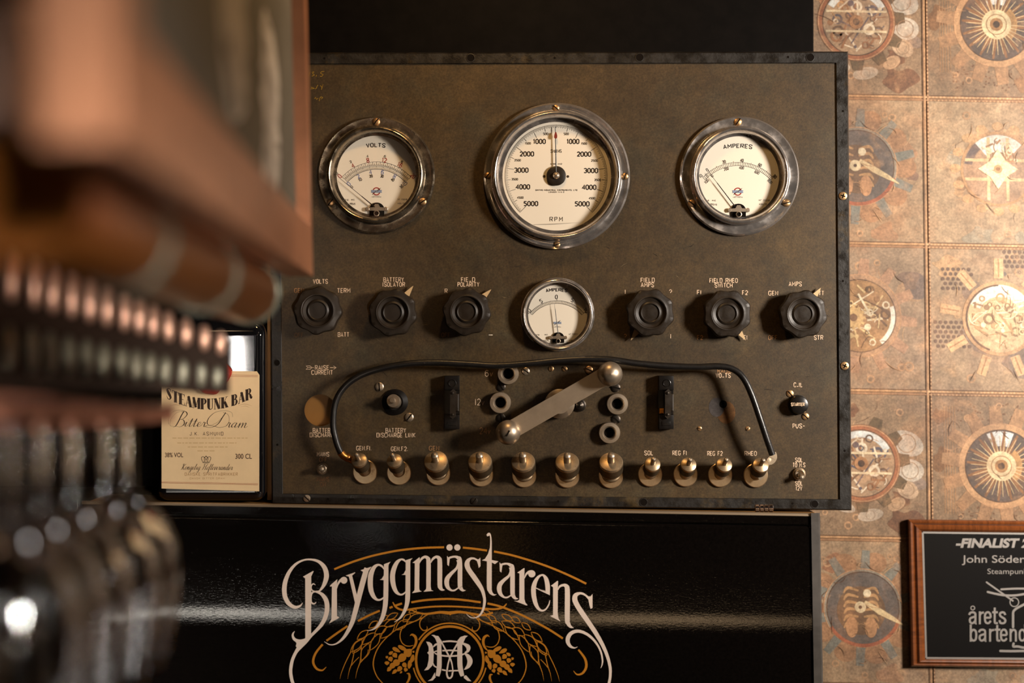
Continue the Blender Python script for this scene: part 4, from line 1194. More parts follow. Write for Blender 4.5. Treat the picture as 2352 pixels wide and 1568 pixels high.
    # hop cones
    def blob(x, y, rx, ry, a, n=5):
        q = []
        for i in range(10):
            t = 2*PI*i/10
            k = 1.0 + (0.35 if i == 0 else 0) - (0.1 if i in (4, 5, 6) else 0)
            u, v = 1.06*rx*k*math.cos(t), 1.06*ry*math.sin(t)
            q.append((x + u*math.cos(a) - v*math.sin(a), y + u*math.sin(a) + v*math.cos(a)))
        both(q, fill=True, k=2)
    for q in [(1635,895,62,62,-0.8),(1545,812,75,30,0.5),(1445,838,60,30,0.5),(1365,895,34,24,-0.6),(1430,925,38,36,0.9),(1550,965,70,58,2.3),(1362,985,34,36,1.2),(1457,1045,52,52,2.3),
              (1303,960,18,20,-0.6),(1306,1050,26,36,1.6),(1395,1092,46,42,2.2),(1345,1145,38,30,2.3),(1582,1080,38,34,1.0),(1510,1140,42,36,2.3),(1432,1185,42,26,2.4),(1605,1155,26,30,1.9),
              (1662,1075,28,64,0.1),(1705,985,28,66,0.3),(1532,1198,20,14,2.4),(1727,875,14,16,-0.8)]: blob(*q)
    # monogram
    def m(pts, w=20, **k): s(c7, pts, w, W, 2, **k)
    p(c7, [(475,540),(530,537),(575,557),(622,560),(690,660),(725,720),(690,735),(595,705),(560,620),(520,570)])
    m([(643,730,90),(645,1150,100),(630,1310,100),(605,1420,84)], curve=True); p(c7, [(555,1420),(570,1440),(500,1515),(400,1525),(475,1475),(550,1340)])
    m([(1083,730,104),(1085,1150,108),(1108,1310,104),(1140,1420,82)]); p(c7, [(1170,1425),(1215,1400),(1330,1530),(1250,1522),(1170,1460)])
    m([(690,690,30),(775,850,32),(860,1010,34),(905,1120,30),(928,1240,26),(940,1340,26)]); m([(1070,670,36),(960,850,34),(880,1010,34),(840,1130,30),(812,1280,34),(805,1370,36),(830,1450,40),(875,1462,36),(915,1420,36),(928,1340,36)])
    p(c7, [(1030,700),(1035,655),(1100,580),(1150,565),(1185,550),(1255,557),(1205,600),(1165,690),(1150,745),(1050,740)])
    m([(715,685,32),(870,672,36),(1030,685,32)]); m([(708,875,30),(870,868,32),(1040,875,30)], curve=False)
    m([(530,915,10),(600,955,30),(740,985,34),(870,992,34),(1030,982,34),(1140,958,32),(1215,925,20)])
    m([(700,1282,30),(785,1300,30)]); m([(840,1308,30),(1060,1302,30)])
    p(c7, [(362,682),(430,690),(480,725),(505,780),(525,900),(518,1110),(490,1200),(405,1285),(318,1300),(385,1215),(415,1080),(420,960),(385,920),(418,885),(415,790)])
    m([(510,800,16),(560,750,40),(625,720,30),(690,705,16)]); m([(520,910,20),(580,885,24),(640,880,14)]); m([(505,1130,20),(530,1195,30),(590,1235,24)])
    m([(1120,715,30),(1200,745,60),(1265,800,92),(1255,880,60),(1190,925,26)]); m([(1180,930,20),(1255,990,80),(1302,1090,112),(1275,1190,88),(1220,1250,50),(1175,1282,6)])
    obj('door_lettering', d, M['print'], FR, label='white and orange brewery lettering, hops and monogram')
logo()

# ---------------------------------------------------------------- silver bead on the fridge edge
b = MB()
bp = P(1755, 1171, -0.026)
for i, (x0, x1) in enumerate([(-21, -11), (-10, -1), (0, 9), (10, 20)]):
    r = U(9)
    b.lathe([(0, 0), (r * 0.84, 0), (r, U(1.2)), (r, U(x1 - x0 - 1.2)), (r * 0.84, U(x1 - x0)), (0, U(x1 - x0))], 20, m=Matrix.Translation(bp + Vector((U(x0), 0, U(4)))) @ Matrix.Rotation(PI / 2, 4, 'Z'))
tag(obj('ribbed_bead', b, mat('bead_silver', S(214, 196, 190), 0.15, 1.0)), 'tiny ribbed silver cylinder lying on the fridge edge below the control panel', 'bead')

# ---------------------------------------------------------------- bottle
def bottle():
    Yf = -0.012
    zb = P(487, 1150.5, Yf).z
    xc = P(483, 0, Yf).x; w = U(123, Yf); dp = 0.0395
    bt = thing('bottle', (xc, Yf + dp, zb), 'large square black bottle with a cream label, standing left of the control panel', 'bottle')
    def ring(z, sx, sy, r, n=6):
        q = []
        r = min(r, sx, sy)
        for (cx, cy, a0) in [(sx-r, sy-r, 0), (-sx+r, sy-r, PI/2), (-sx+r, -sy+r, PI), (sx-r, -sy+r, 1.5*PI)]:
            e = 0.0015
            for i in range(-1, n + 2):
                a = a0 + PI/2 * min(max(i, 0), n) / n
                ox, oy = r*math.cos(a), r*math.sin(a)
                if i < 0: ox += e*math.sin(a0); oy -= e*math.cos(a0)
                if i > n: ox, oy = r*math.cos(a) - e*math.sin(a), r*math.sin(a) + e*math.cos(a)
                q.append(Vector((xc + cx + ox, Yf + dp + cy + oy, zb + z)))
        return q
    secs = [(0.0008, w-.009, dp-.009, .006), (0.0, w-.008, dp-.008, .006), (0.001, w-.005, dp-.005, .008), (0.004, w-.0015, dp-.0015, .009), (0.009, w, dp, .0095), (0.0105, w, dp, .0095), (0.1885, w, dp, .0095), (0.19, w, dp, .0095), (0.197, w-.001, dp-.001, .011), (0.205, w-.005, dp-.004, .016),
            (0.214, w-.016, dp-.01, .024), (0.222, w-.033, dp-.016, .022), (0.228, .024, .020, .02), (0.236, .017, .017, .017), (0.25, .015, .015, .015), (0.29, .0145, .0145, .0145)]
    b = MB(); vs = []
    for s_ in secs: vs += ring(*s_)
    n = 36
    fs = [(k*n+i, k*n+(i+1)%n, (k+1)*n+(i+1)%n, (k+1)*n+i) for k in range(len(secs)-1) for i in range(n)] + [tuple(range(n))[::-1], tuple(range((len(secs)-1)*n, len(secs)*n))]
    b.add(vs, fs, None, True)
    obj('glass_body', b, M['bottle'], bt)
    b = MB(); b.lathe([(0.0165, 0), (0.0165, 0.03), (0.014, 0.033), (0, 0.033)], 32, m=Matrix.Translation((xc, Yf + dp, zb + 0.262)) @ Matrix.Rotation(-PI/2, 4, 'X'))
    obj('cap', b, M['wax'], bt)
    d = Decal(lambda x, y, l: P(x, y, Yf - 0.0002 - l))
    PAPER = S(226, 198, 156); K = S(52, 38, 30); F = S(176, 140, 100); R = S(150, 70, 44)
    d.poly([(371, 849), (590, 852.5), (596, 861), (595.5, 1128), (371, 1121.5)], PAPER, 0)
    c = Crop(330, 740, 3.564)
    for y0 in (426, 437): d.stroke(c.p([(150, y0 - 4), (935, y0 + 8)]), 0.8, R, 1)
    for y0, y1 in ((1306, 1321), (1314, 1330)): d.stroke(c.p([(145, y0), (935, y1)]), 0.8, R, 1)
    # arched fat-face line
    FAT = {
     'P': (7.4, [((2,0,3.2),(2,10,3.2)), ((0,.25,.5),(4,.25,.5)), ((0,9.75,.5),(4,9.75,.5)), ((3.5,9.7,.6),(5,9.3,1.4),(5.9,7.4,2.4),(5,5.4,1.4),(3.5,4.9,.6))]),
     'U': (8, [((2,10,3),(2,3,3),(2.6,1,2),(4.2,.3,.8),(5.8,1,.7),(6.4,3,.7),(6.4,10,.7)), ((0,9.75,.5),(4,9.75,.5)), ((5,9.75,.5),(7.8,9.75,.5))]),
     'N': (8.2, [((1.2,0,.6),(1.2,10,.6)), ((1.6,9.8,3),(6.2,.2,3)), ((6.8,0,.6),(6.8,10,.6)), ((0,.25,.5),(2.4,.25,.5)), ((0,9.75,.5),(2.4,9.75,.5)), ((5.6,9.75,.5),(8,9.75,.5))]),
     'K': (8.8, [((2,0,3.2),(2,10,3.2)), ((3,4,.6),(6.6,10,.6)), ((4.2,5.8,3),(7,.2,3)), ((0,.25,.5),(4,.25,.5)), ((0,9.75,.5),(4,9.75,.5)), ((5,9.75,.5),(8,9.75,.5)), ((5,.25,.5),(8.8,.25,.5))]),
     'B': (7.8, [((2,0,3.2),(2,10,3.2)), ((0,.25,.5),(4,.25,.5)), ((0,9.75,.5),(4,9.75,.5)), ((3.5,9.7,.6),(5,9.3,1.4),(5.8,7.6,2.2),(5,5.8,1.4),(3.5,5.3,.6)), ((3.5,5.3,.6),(5.4,4.8,1.4),(6.3,2.8,2.4),(5.2,.6,1.4),(3.5,.3,.6))]),
     'A': (8.4, [((1,0,.6),(4,10,.6)), ((4,9.6,3),(6.6,.2,3)), ((2,3.3,.5),(5.4,3.3,.5)), ((0,.25,.5),(2.2,.25,.5)), ((4.8,.25,.5),(8.4,.25,.5))]),
     'R': (8.4, [((2,0,3.2),(2,10,3.2)), ((0,.25,.5),(4,.25,.5)), ((0,9.75,.5),(4,9.75,.5)), ((3.5,9.7,.6),(5,9.3,1.4),(5.8,7.5,2.4),(5,5.6,1.4),(3.5,5.1,.6)), ((4.4,5,.8),(5.8,3.6,2.4),(6.6,.8,2.4),(7.6,.4,1),(8.2,1.4,.5))]),
     'M': (9.4, [((1,0,.6),(1,10,.6)), ((1.4,9.8,2.8),(4,1,2.8)), ((4,1,.6),(6.8,10,.6)), ((7.6,0,3),(7.6,10,3)), ((0,.25,.5),(2.2,.25,.5)), ((6,.25,.5),(9.4,.25,.5))]),
     'T': (7.8, [((4,0,3.2),(4,10,3.2)), ((.3,9.7,.7),(7.6,9.7,.7)), ((.4,9.7,.8),(.4,7.2,.3)), ((7.5,9.7,.8),(7.5,7.2,.3)), ((2,.25,.5),(6,.25,.5))]),
     'E': (7.2, [((2,0,3.2),(2,10,3.2)), ((0,.25,.6),(6.8,.25,.6)), ((0,9.75,.6),(6.6,9.75,.6)), ((3,5,.6),(5.4,5,.6)), ((6.6,0,.8),(6.8,2.8,.3)), ((6.4,10,.8),(6.5,7.4,.3))]),
     'S': (6.8, [((5.6,7.6,.4),(4.8,9.4,.7),(3,9.7,1),(1.4,8,2.2),(3.2,5.4,3),(5.2,2.6,2.4),(3.8,.4,1),(1.8,.6,.7),(.9,2.6,.4))]),
    }
    def fat(s_, x0, x1, base, h):
        tot = sum(FAT[ch][0] if ch != ' ' else 3 for ch in s_); k = (x1 - x0) / tot; x = x0
        for ch in s_:
            if ch == ' ': x += 3 * k; continue
            gw, sts = FAT[ch]
            for st in sts:
                q = [(x + gx * k, base(x + gx * k) - gy * h / 10, gw_ * k) for gx, gy, gw_ in st]
                if len(st) == 2 and st[0][1] == st[1][1]: q = [(a, b_, max(g_, 0.6)) for a, b_, g_ in q]
                d.stroke(q, 1, K, 1, 4)
            x += gw * k
    arch = lambda x: 940.5 - 0.0030 * (x - 480) ** 2 * (1 - 0.0009 * abs(x - 480))
    fat('STEAMPUNK BAR', 381.5, 580, arch, 25.5)
    for pts in ([(388,933,.2),(402,929,1),(416,932,.2)], [(548,931,.2),(562,927.5,1),(579,932,.2)], [(552,934,.2),(564,932,.8),(573,936,.2)]): d.stroke(pts, 1, F, 1)
    # script lettering
    def scr(pts, col=K, wk=1.0):
        q = spline([(x, y) for x, y in pts], 5)
        out = []
        for i, (x, y) in enumerate(q):
            a, e = q[max(i-1, 0)], q[min(i+1, len(q)-1)]
            dx, dy = e[0]-a[0], e[1]-a[1]; l = math.hypot(dx, dy) or 1
            out.append((x, y, wk * (0.55 + 1.5 * max(0, dy / l) ** 2)))
        d.stroke(out, 1, col, 1, curve=False)
    CUR = {'i': (3.2, [[(0,1),(1.5,5),(1.3,1.2),(2,0),(3.4,1.5)], [(1.9,6.8),(2.1,7.3)]]), 't': (3.2, [[(0,1),(1.5,9),(1.3,1.2),(2,0),(3.4,1.5)], [(.2,6),(3,6.1)]]),
     'e': (3.4, [[(0,1),(2.3,3),(2.2,5),(1,4.6),(.6,2),(1.6,0),(3.6,1.5)]]), 'r': (3.6, [[(0,1),(1,5.2),(1.2,4.6),(2.2,4.7),(2.2,3.2),(2.3,.8),(2.9,0),(3.8,1.4)]]),
     'a': (4.6, [[(3,4.5),(1.6,5),(.4,2.5),(1.1,.1),(2.6,1.8),(3.2,5)], [(3.2,5),(2.9,1),(3.5,0),(4.8,1.5)]]), 'm': (7, [[(0,1),(1,5),(.9,0)], [(.9,1.5),(2.5,5),(3.1,3.8),(3,0)], [(3,1.5),(4.6,5),(5.2,3.8),(5,.9),(5.7,0),(7.1,1.5)]]),
     'n': (5, [[(0,1),(1,5),(.9,0)], [(.9,1.5),(2.5,5),(3.1,3.8),(3,.9),(3.7,0),(5.1,1.5)]]), 'o': (3.8, [[(2,5),(.7,3.6),(.8,.6),(1.9,0),(3.1,2),(2.9,4.4),(2,5)], [(2.6,4.6),(3.9,4)]]),
     'g': (4.4, [[(3,4.5),(1.6,5),(.4,2.5),(1.1,.1),(2.6,1.8),(3.2,5)], [(3.2,5),(2.9,-3),(1.8,-5),(.9,-3.6),(2.2,-1.4),(4.6,1.5)]]), 'l': (2.8, [[(0,1),(2.2,7.5),(1.7,10),(1,8),(.9,1.2),(1.6,0),(3,1.5)]]),
     'f': (3, [[(0,1),(2.2,7.5),(1.7,10),(1,8),(.6,-4),(1.2,-5),(1.9,-2),(1.2,0),(3,1.5)]]), 'v': (3.8, [[(0,4),(1,5),(1.3,.6),(1.9,0),(3.1,3.4),(2.9,5),(4,4.3)]]),
     'd': (4.6, [[(3,4.5),(1.6,5),(.4,2.5),(1.1,.1),(2.6,1.8),(3.4,10)], [(3.4,10),(2.9,1),(3.5,0),(4.8,1.5)]]), 'q': (4, [[(2,5),(.7,3.6),(.8,.6),(1.9,0),(3.1,2),(2.9,4.4),(2,5)], [(.4,-.6),(3.4,5.6)]]),
     'K': (6.5, [[(0,8),(1,9.6),(2.2,9.8),(2.2,5),(1.6,.4),(.4,0)], [(5.6,9.8),(2.4,5.2)], [(2.4,5.2),(4.2,1),(5,0),(6.6,1.5)]]), 'H': (8, [[(0,8),(1,9.6),(2.2,9.8),(2.2,5),(1.6,.4),(.4,0)], [(2.2,5),(6,5.4)], [(7.4,10),(6,8),(5.6,1.2),(6.4,0),(8,1.5)]])}
    def cursive(s_, x0, x1, y, xh, wk, y1=None):
        tot = sum(CUR[ch][0] if ch != ' ' else 3 for ch in s_); k = (x1 - x0) / tot; x = x0; y1 = y1 or y
        for ch in s_:
            if ch == ' ': x += 3*k; continue
            gw, sts = CUR[ch]
            for st in sts:
                scr([(x + gx*k + gy*0.42*xh/5, y + (y1-y)*(x-x0)/(x1-x0) - gy*xh/5) for gx, gy in st][::1], K, wk)
            x += gw*k
    def C(pts): return c.p(pts)
    scr(C([(205,835),(204,790),(235,735),(290,718),(340,728),(358,752)])); scr(C([(240,850),(215,842),(225,790),(270,740),(318,728)], ), wk=.8)
    scr(C([(330,728),(310,760),(285,810),(262,848),(240,856)]), wk=1.3); scr(C([(310,735),(345,730),(355,755),(325,788),(290,794)])); scr(C([(290,794),(325,798),(332,830),(300,855),(262,850)]))
    cursive('itter', c.x(322), c.x(505), c.y(852), 10.5, 1.0, c.y(856))
    scr(C([(728,775),(720,738),(668,724),(590,735),(535,780),(520,825),(545,842),(600,820),(640,780)]), wk=.9); scr(C([(672,738),(650,770),(610,830),(560,858),(508,856),(520,845),(570,848),(620,860),(680,845),(700,800),(690,755),(650,738)]), wk=1.2)
    cursive('ram', c.x(668), c.x(845), c.y(860), 11, 1.05, c.y(864))
    text(d, 'J.K. ASMUND', c.x(514), c.y(911), 7.4, 77, 1.05, S(80, 60, 46), 1, gap=4.5)
    rr2 = random.Random(5)
    for y, x0, x1 in [(947,235,850),(987,275,760),(1020,360,690),(1052,440,580)]:      # faded small print
        x = x0
        while x < x1:
            w = rr2.uniform(14, 46)
            d.stroke(C([(x, y), (min(x + w, x1), y)]), 2.2, S(204, 172, 126), 1); x += w + 9
    ftext(d, '38% VOL', c.x(174), c.y(1103), c.l(38), c.l(150), S(84, 62, 48), 1, off=0.012); ftext(d, '300 CL', c.x(750), c.y(1116), c.l(42), c.l(136), S(84, 62, 48), 1, off=0.012)
    # crown
    cr = lambda pts, w=1.1: d.stroke(C(pts), w, K, 1)
    cr([(482,1146),(512,1150),(540,1146)], 1.4); cr([(484,1138),(512,1142),(538,1138)], .8); cr([(482,1140),(472,1110),(482,1100),(500,1106),(510,1130)]); cr([(540,1140),(550,1110),(540,1100),(522,1106),(512,1130)]); cr([(500,1140),(496,1110),(511,1098),(526,1110),(522,1140)])
    d.disc(c.x(511), c.y(1096), 1.3, K, 1)
    cursive('Kongelig Hofleverandqr', c.x(302), c.x(725), c.y(1205), 6.6, 0.62, c.y(1208))
    text(d, 'DANSKE SPRITFABRIKKER', c.x(553), c.y(1242), 6.4, 121, 0.9, S(172, 134, 92), 1, gap=4)
    text(d, 'DANSK BITTER DRAM', c.x(520), c.y(1277), 3.6, 80, 0.6, S(190, 154, 110), 1)
    obj('paper_label', d, M['paper'], bt, label='cream paper label')
    b = MB(); r = U(44)
    def wob(a, rr, h): return rr * (1 + 0.07*math.sin(3*a+0.6) + 0.05*math.sin(5*a+2) + 0.025*math.sin(9*a))
    b.lathe([(r, 0), (r*1.02, 0.0018), (r*0.96, 0.0042), (r*0.84, 0.0048), (r*0.74, 0.0036), (r*0.68, 0.0022), (r*0.3, 0.0026), (0, 0.0026)], 72, rfun=wob)
    part('wax_seal', b, M['wax'], bt, P(484, 858, Yf - 0.0003), 'red wax seal')
bottle()

# ---------------------------------------------------------------- black board behind the panel
b = MB(); q0, q1 = P(-700, -1200, 0.072), P(1869, 1118, 0.072)
b.box(q0.x, q1.x, 0.072, 0.0985, q1.z, q0.z, bev=0.001)
tag(obj('wall_board', b, M['blackboard']), 'plain glossy black board on the wall behind the control panel and bottle', 'board')

# ---------------------------------------------------------------- plaque
def plaque():
    YW = 0.0985
    p0 = P(2330, 1361, 0.09)
    pq = thing('award_plaque', p0, 'wooden framed black award plaque lettered FINALIST, on the wallpaper at lower right', 'plaque')
    TLo, TRo, BRo, BLo = (2085, 1192), (2570, 1198), (2577, 1535), (2092, 1530)
    def lerp(a, b_, t): return (a[0] + (b_[0]-a[0])*t, a[1] + (b_[1]-a[1])*t)
    TLi, TRi, BRi, BLi = (2117, 1220), (2538, 1225), (2545, 1516), (2125, 1513)
    prof = [(0, YW), (0, 0.0925), (0.08, 0.0895), (0.2, 0.0882), (0.34, 0.0889), (0.42, 0.0915), (0.5, 0.0905), (0.62, 0.0888), (0.8, 0.0893), (0.93, 0.0912), (1.0, 0.0925), (1.0, YW)]
    for k, (o0, o1, i0, i1, mk) in enumerate([(TLo, TRo, TLi, TRi, 'woodh'), (TRo, BRo, TRi, BRi, 'wood'), (BRo, BLo, BRi, BLi, 'woodh'), (BLo, TLo, BLi, TLi, 'wood')]):
        b = MB(); vs = []
        for t, Y in prof: vs += [P(*lerp(o0, i0, t), Y), P(*lerp(o1, i1, t), Y)]
        n = len(prof)
        b.add(vs, [(2*i, 2*i+1, 2*i+3, 2*i+2) for i in range(n-1)] + [(0, 2*n-2, 2*n-1, 1)])
        obj('frame_rail', b, M[mk], pq)
    b = MB(); Y = 0.0932
    b.add([P(*p_, Y) for p_ in (TLi, TRi, BRi, BLi)] + [P(*p_, YW) for p_ in (TLi, TRi, BRi, BLi)], [(0,1,2,3), (4,7,6,5), (0,4,5,1), (1,5,6,2), (2,6,7,3), (3,7,4,0)])
    obj('plate', b, M['plate'], pq)
    d = Decal(lambda x, y, l: P(x, y, Y - l))
    Sv = S(158, 152, 146)
    for a, e in ((TLi, TRi), (TRi, BRi), (BRi, BLi), (BLi, TLi)):
        cxy = (2331, 1368)
        sh = lambda p_: (p_[0] + (2.5 if p_[0] < cxy[0] else -2.5), p_[1] + (2.5 if p_[1] < cxy[1] else -2.5))
        d.stroke([sh(a), sh(e)], 4.2, Sv, 1)
    c = Crop(2160, 1220, 4.505)
    ftext(d, '-FINALIST 20', c.x(155), c.y(164), c.l(92), c.l(835), Sv, 1, shear=0.22, off=0.045)
    ftext(d, 'John S\u00f6der', c.x(222), c.y(323), c.l(80), c.l(650), Sv, 1, off=0.006)
    ftext(d, 'Steampunk', c.x(486), c.y(440), c.l(58), c.l(420), S(168, 150, 142), 1, off=-0.002)
    LOW = {'a': [[(6,-96),(14,-116),(40,-124),(64,-116),(69,-92),(69,-20),(74,-9),(82,-9)], [(69,-80),(42,-72),(16,-60),(12,-32),(26,-12),(46,-14),(69,-36)]],
           'r': [[(12,0),(12,-133)], [(12,-88),(24,-114),(54,-122)]], 'e': [[(14,-68),(72,-68)], [(72,-68),(69,-100),(54,-122),(32,-122),(16,-104),(12,-66),(18,-26),(36,-11),(56,-15),(73,-36)]],
           't': [[(28,-172),(28,-34),(36,-12),(60,-12)], [(2,-124),(60,-124)]], 's': [[(70,-96),(58,-119),(38,-124),(18,-115),(14,-94),(30,-76),(56,-60),(70,-40),(62,-17),(40,-10),(18,-16),(9,-42)]],
           'b': [[(12,0),(12,-178)], [(12,-88),(26,-116),(46,-122),(64,-106),(69,-66),(63,-25),(45,-11),(25,-18),(12,-42)]], 'n': [[(12,0),(12,-133)], [(12,-86),(28,-116),(48,-122),(64,-108),(67,-80)], [(67,-82),(67,0)]],
           'd': [[(68,0),(68,-178)], [(68,-88),(54,-116),(34,-122),(16,-106),(11,-66),(17,-25),(35,-11),(55,-18),(68,-42)]]}
    for word, y in (([('a',293),('r',396),('e',448),('t',534),('s',602)], 960), ([('b',302),('a',394),('r',502),('t',560),('e',614),('n',714),('d',808),('e',908),('r',1000)], 1140)):
        for ch, x in word:
            for q in LOW[ch]: d.stroke(c.p([(x + a_, y + b_) for a_, b_ in q]), c.l(21), Sv, 1)
    d.ring(c.x(335), c.y(792), c.l(15), c.l(25), Sv, 1, n=24)
    def g(pts, w): d.stroke(c.p(pts), c.l(w), Sv, 1, cap=True)
    g([(478,526),(750,718)], 17); g([(490,626),(570,645),(660,660),(760,662),(865,648),(1000,620)], 22); g([(630,599),(760,592),(880,592),(1000,598)], 20)
    d.ring(c.x(765), c.y(732), c.l(40), c.l(50), Sv, 1)
    g([(752,990),(752,880),(755,830),(790,795),(865,755),(960,700)], 24); g([(757,1160),(755,1190),(800,1190),(865,1202),(960,1200)], 24); g([(620,1236),(740,1238),(865,1236),(1000,1236)], 24)
    obj('plaque_lettering', d, M['silver'], pq, label='silver engraved lettering and drink emblem')
plaque()

# ---------------------------------------------------------------- the wallpapered wall
def wallpaper():
    YW = 0.100
    d = Decal(lambda x, y, l: P(x + (y - 784) * 0.0115, y + (x - 2133) * 0.019, YW - l))
    BR1, BR2, LT, DK, CU, TE, CRM, PU = S(150, 110, 76), S(134, 98, 66), S(196, 150, 110), S(84, 60, 44), S(186, 122, 78), S(136, 140, 134), S(232, 208, 172), S(112, 92, 90)
    xk = P(1800, 0, YW).x
    d.add([Vector((xk, YW, 0)), Vector((2.6, YW, 0)), Vector((2.6, YW, 2.9)), Vector((xk, YW, 2.9))], [(0, 1, 2, 3)], BR1)
    CW, CH = 332, 338
    def gear(cx, cy, ri, ro, col, teeth, tl, tw, tcol=None, a0=0.2):
        for i in range(teeth):
            a = a0 + 2*PI*i/teeth; ca, sa = math.cos(a), math.sin(a)
            q = [(ro-4, -tw), (ro+tl, -tw*0.8), (ro+tl, tw*0.8), (ro-4, tw)]
            d.poly([(cx + u*ca - v*sa, cy + u*sa + v*ca) for u, v in q], tcol or col, 3)
        d.ring(cx, cy, ri, ro, col, 4, n=72)
        d.ring(cx, cy, ro - 2, ro, LT, 5, n=72); d.ring(cx, cy, ri - 1, ri + 2.2, DK, 5, n=72)
    def busy(cx, cy, r, rnd, cols, n=46, lay=5):
        for i in range(n):
            a = rnd.uniform(0, 2*PI); q = r * math.sqrt(rnd.random()) * 0.9
            x, y = cx + q*math.cos(a), cy + q*math.sin(a)
            k = rnd.random(); col = rnd.choice(cols); ly = lay + i % 4
            m_ = max(3, (r - q) * 0.9)
            if k < 0.4:
                b_ = rnd.uniform(0, PI); L = min(rnd.uniform(10, 44), m_)
                d.stroke([(x - L*math.cos(b_), y - L*math.sin(b_)), (x + L*math.cos(b_), y + L*math.sin(b_))], rnd.uniform(1.2, 5), col, ly)
            elif k < 0.7:
                R = min(rnd.uniform(4, 15), m_); d.ring(x, y, R*0.6, R, col, ly, n=24)
            elif k < 0.85: d.disc(x, y, min(rnd.uniform(2, 8), m_), col, ly, 14)
            else:
                b_ = rnd.uniform(0, 6); R = min(rnd.uniform(10, 30), m_)
                d.ring(x, y, R, R + 2, col, ly, b_, b_ + 2, 16)
    def spokes(cx, cy, r0, r1, n, w, col, lay=6, a0=0.1):
        for i in range(n):
            a = a0 + 2*PI*i/n
            d.stroke([(cx + r0*math.cos(a), cy + r0*math.sin(a), w), (cx + r1*math.cos(a), cy + r1*math.sin(a), w*0.4)], w, col, lay, curve=False)
    def blots(x, y, rnd, cols, n):
        for i in range(n):
            cx, cy = x + rnd.uniform(20, CW-20), y + rnd.uniform(20, CH-20)
            r = rnd.uniform(14, 44)
            q = [(cx + r*rnd.uniform(0.5, 1.2)*math.cos(2*PI*k/11), cy + r*0.8*rnd.uniform(0.5, 1.2)*math.sin(2*PI*k/11)) for k in range(11)]
            q = [(min(max(a, x+8), x+CW-8), min(max(b_, y+8), y+CH-8)) for a, b_ in q]
            d.poly(q, rnd.choice(cols), 1 + i % 2, 3)
    def cell(ci, ri):
        x, y = 2133 + (ci - 1) * CW, 225 + (ri - 1) * CH
        t = ri % 3; rnd = random.Random(ci * 31 + t * 7)
        even = ci % 2 == 0
        base = [[S(146,119,92), S(164,136,106), S(158,132,106)], [S(140,114,88), S(178,150,118), S(162,136,108)]][0 if even else 1][t]
        d.poly([(x+3, y+3), (x+CW-3, y+3), (x+CW-3, y+CH-3), (x+3, y+CH-3)], base, 0)
        cx = x + (174 if even else 164); cy = y + [166, 160, 165][t]
        if even and t == 0:                # rusty gear with pale spoon shapes
            blots(x, y, rnd, [S(120,84,60), S(150,128,112), S(176,120,84)], 9)
            for (a, b_, r0, r1, an, col) in [(105,-48,40,28,0.4,S(186,174,158)),(112,14,32,26,0.1,S(196,182,164)),(106,58,26,20,0.5,S(190,160,130)),(80,92,22,14,-0.5,S(186,150,116)),(-40,100,26,12,0.3,S(190,172,152)),(20,118,30,14,-0.2,S(188,168,146))]:
                d.disc(cx+a, cy+b_, r0, col, 3, 20, r1, an); d.ring(cx+a, cy+b_, r1*0.7, r1*0.76, S(150,118,90), 4)
            for i in range(7):
                a = -1.2 + i * 0.55
                d.stroke([(cx + 84*math.cos(a), cy + 84*math.sin(a), 34), (cx + 112*math.cos(a), cy + 112*math.sin(a), 22)], 20, S(104,84,60), 3, curve=False)
            d.disc(cx, cy, 90, S(132,88,60), 4, 60); gear(cx, cy, 76, 88, S(158,100,68), 0, 0, 0)
            d.disc(cx, cy, 76, S(170,140,110), 5, 60)
            d.ring(cx, cy, 60, 75, S(212,214,210), 6, 0.5, 2.6); busy(cx, cy, 72, rnd, [S(232,214,186), S(150,104,70), S(108,84,66), S(196,150,104), S(90,86,96)], 60, 6)
            for yy in (-24, 22): d.stroke([(cx-70, cy+yy), (cx+70, cy+yy)], 5, S(226,204,166), 10)
            d.disc(cx, cy, 16, S(176,128,88), 11); d.disc(cx, cy, 8, S(70,54,46), 12)
        elif even and t == 1:              # verdigris gear with a dark face and a pointer
            blots(x, y, rnd, [S(150,106,78), S(128,100,82), S(168,128,96)], 8)
            for i in range(9):
                a = -2.6 + i*0.65; d.disc(cx + 108*math.cos(a), cy + 108*math.sin(a), 27, S(168,126,92), 2, 20, 24)
            gear(cx, cy, 82, 91, S(150,136,118), 10, 42, 11, S(132,128,116), -0.25)
            d.ring(cx, cy, 82, 90, S(168,98,70), 6, -2.6, -0.3)
            d.disc(cx, cy, 82, S(108,96,88), 5, 60); d.disc(cx-4, cy+6, 56, S(120,92,68), 6, 40)
            for i in range(6):
                for s_ in (-1, 1): d.stroke([(cx-4+s_*6, cy-40+i*15, 4), (cx-4+s_*30, cy-46+i*16, 7), (cx-4+s_*40, cy-34+i*16, 3)], 5, S(190,146,100), 7)
            for s_ in (-1, 1): d.disc(cx-4+s_*22, cy+44, 14, S(196,146,104), 8, 20, 24)
            d.stroke([(cx+4, cy-14, 8), (cx+40, cy+8, 14), (cx+70, cy+24, 10), (cx+94, cy+38, 2)], 10, S(222,196,150), 9, curve=False)
            d.disc(cx-6, cy-2, 13, S(226,204,164), 10); d.disc(cx-6, cy-2, 4, DK, 11); d.disc(cx+10, cy-34, 9, S(232,212,176), 10)
        elif even:                         # copper gear, gold works, purple stains
            blots(x, y, rnd, [S(124,104,92), S(134,108,90), S(170,136,104)], 8)
            gear(cx, cy, 82, 96, S(178,140,108), 12, 36, 13, S(178,138,108), 0.1)
            d.disc(cx, cy, 82, S(166,126,84), 5, 60); d.ring(cx, cy, 70, 82, S(236,230,216), 6, 2.2, 4.0); d.ring(cx, cy, 72, 82, S(240,232,214), 6, -0.9, 0.3)
            busy(cx, cy, 76, rnd, [S(222,190,136), S(140,100,62), S(240,222,186), S(104,78,54)], 60, 6)
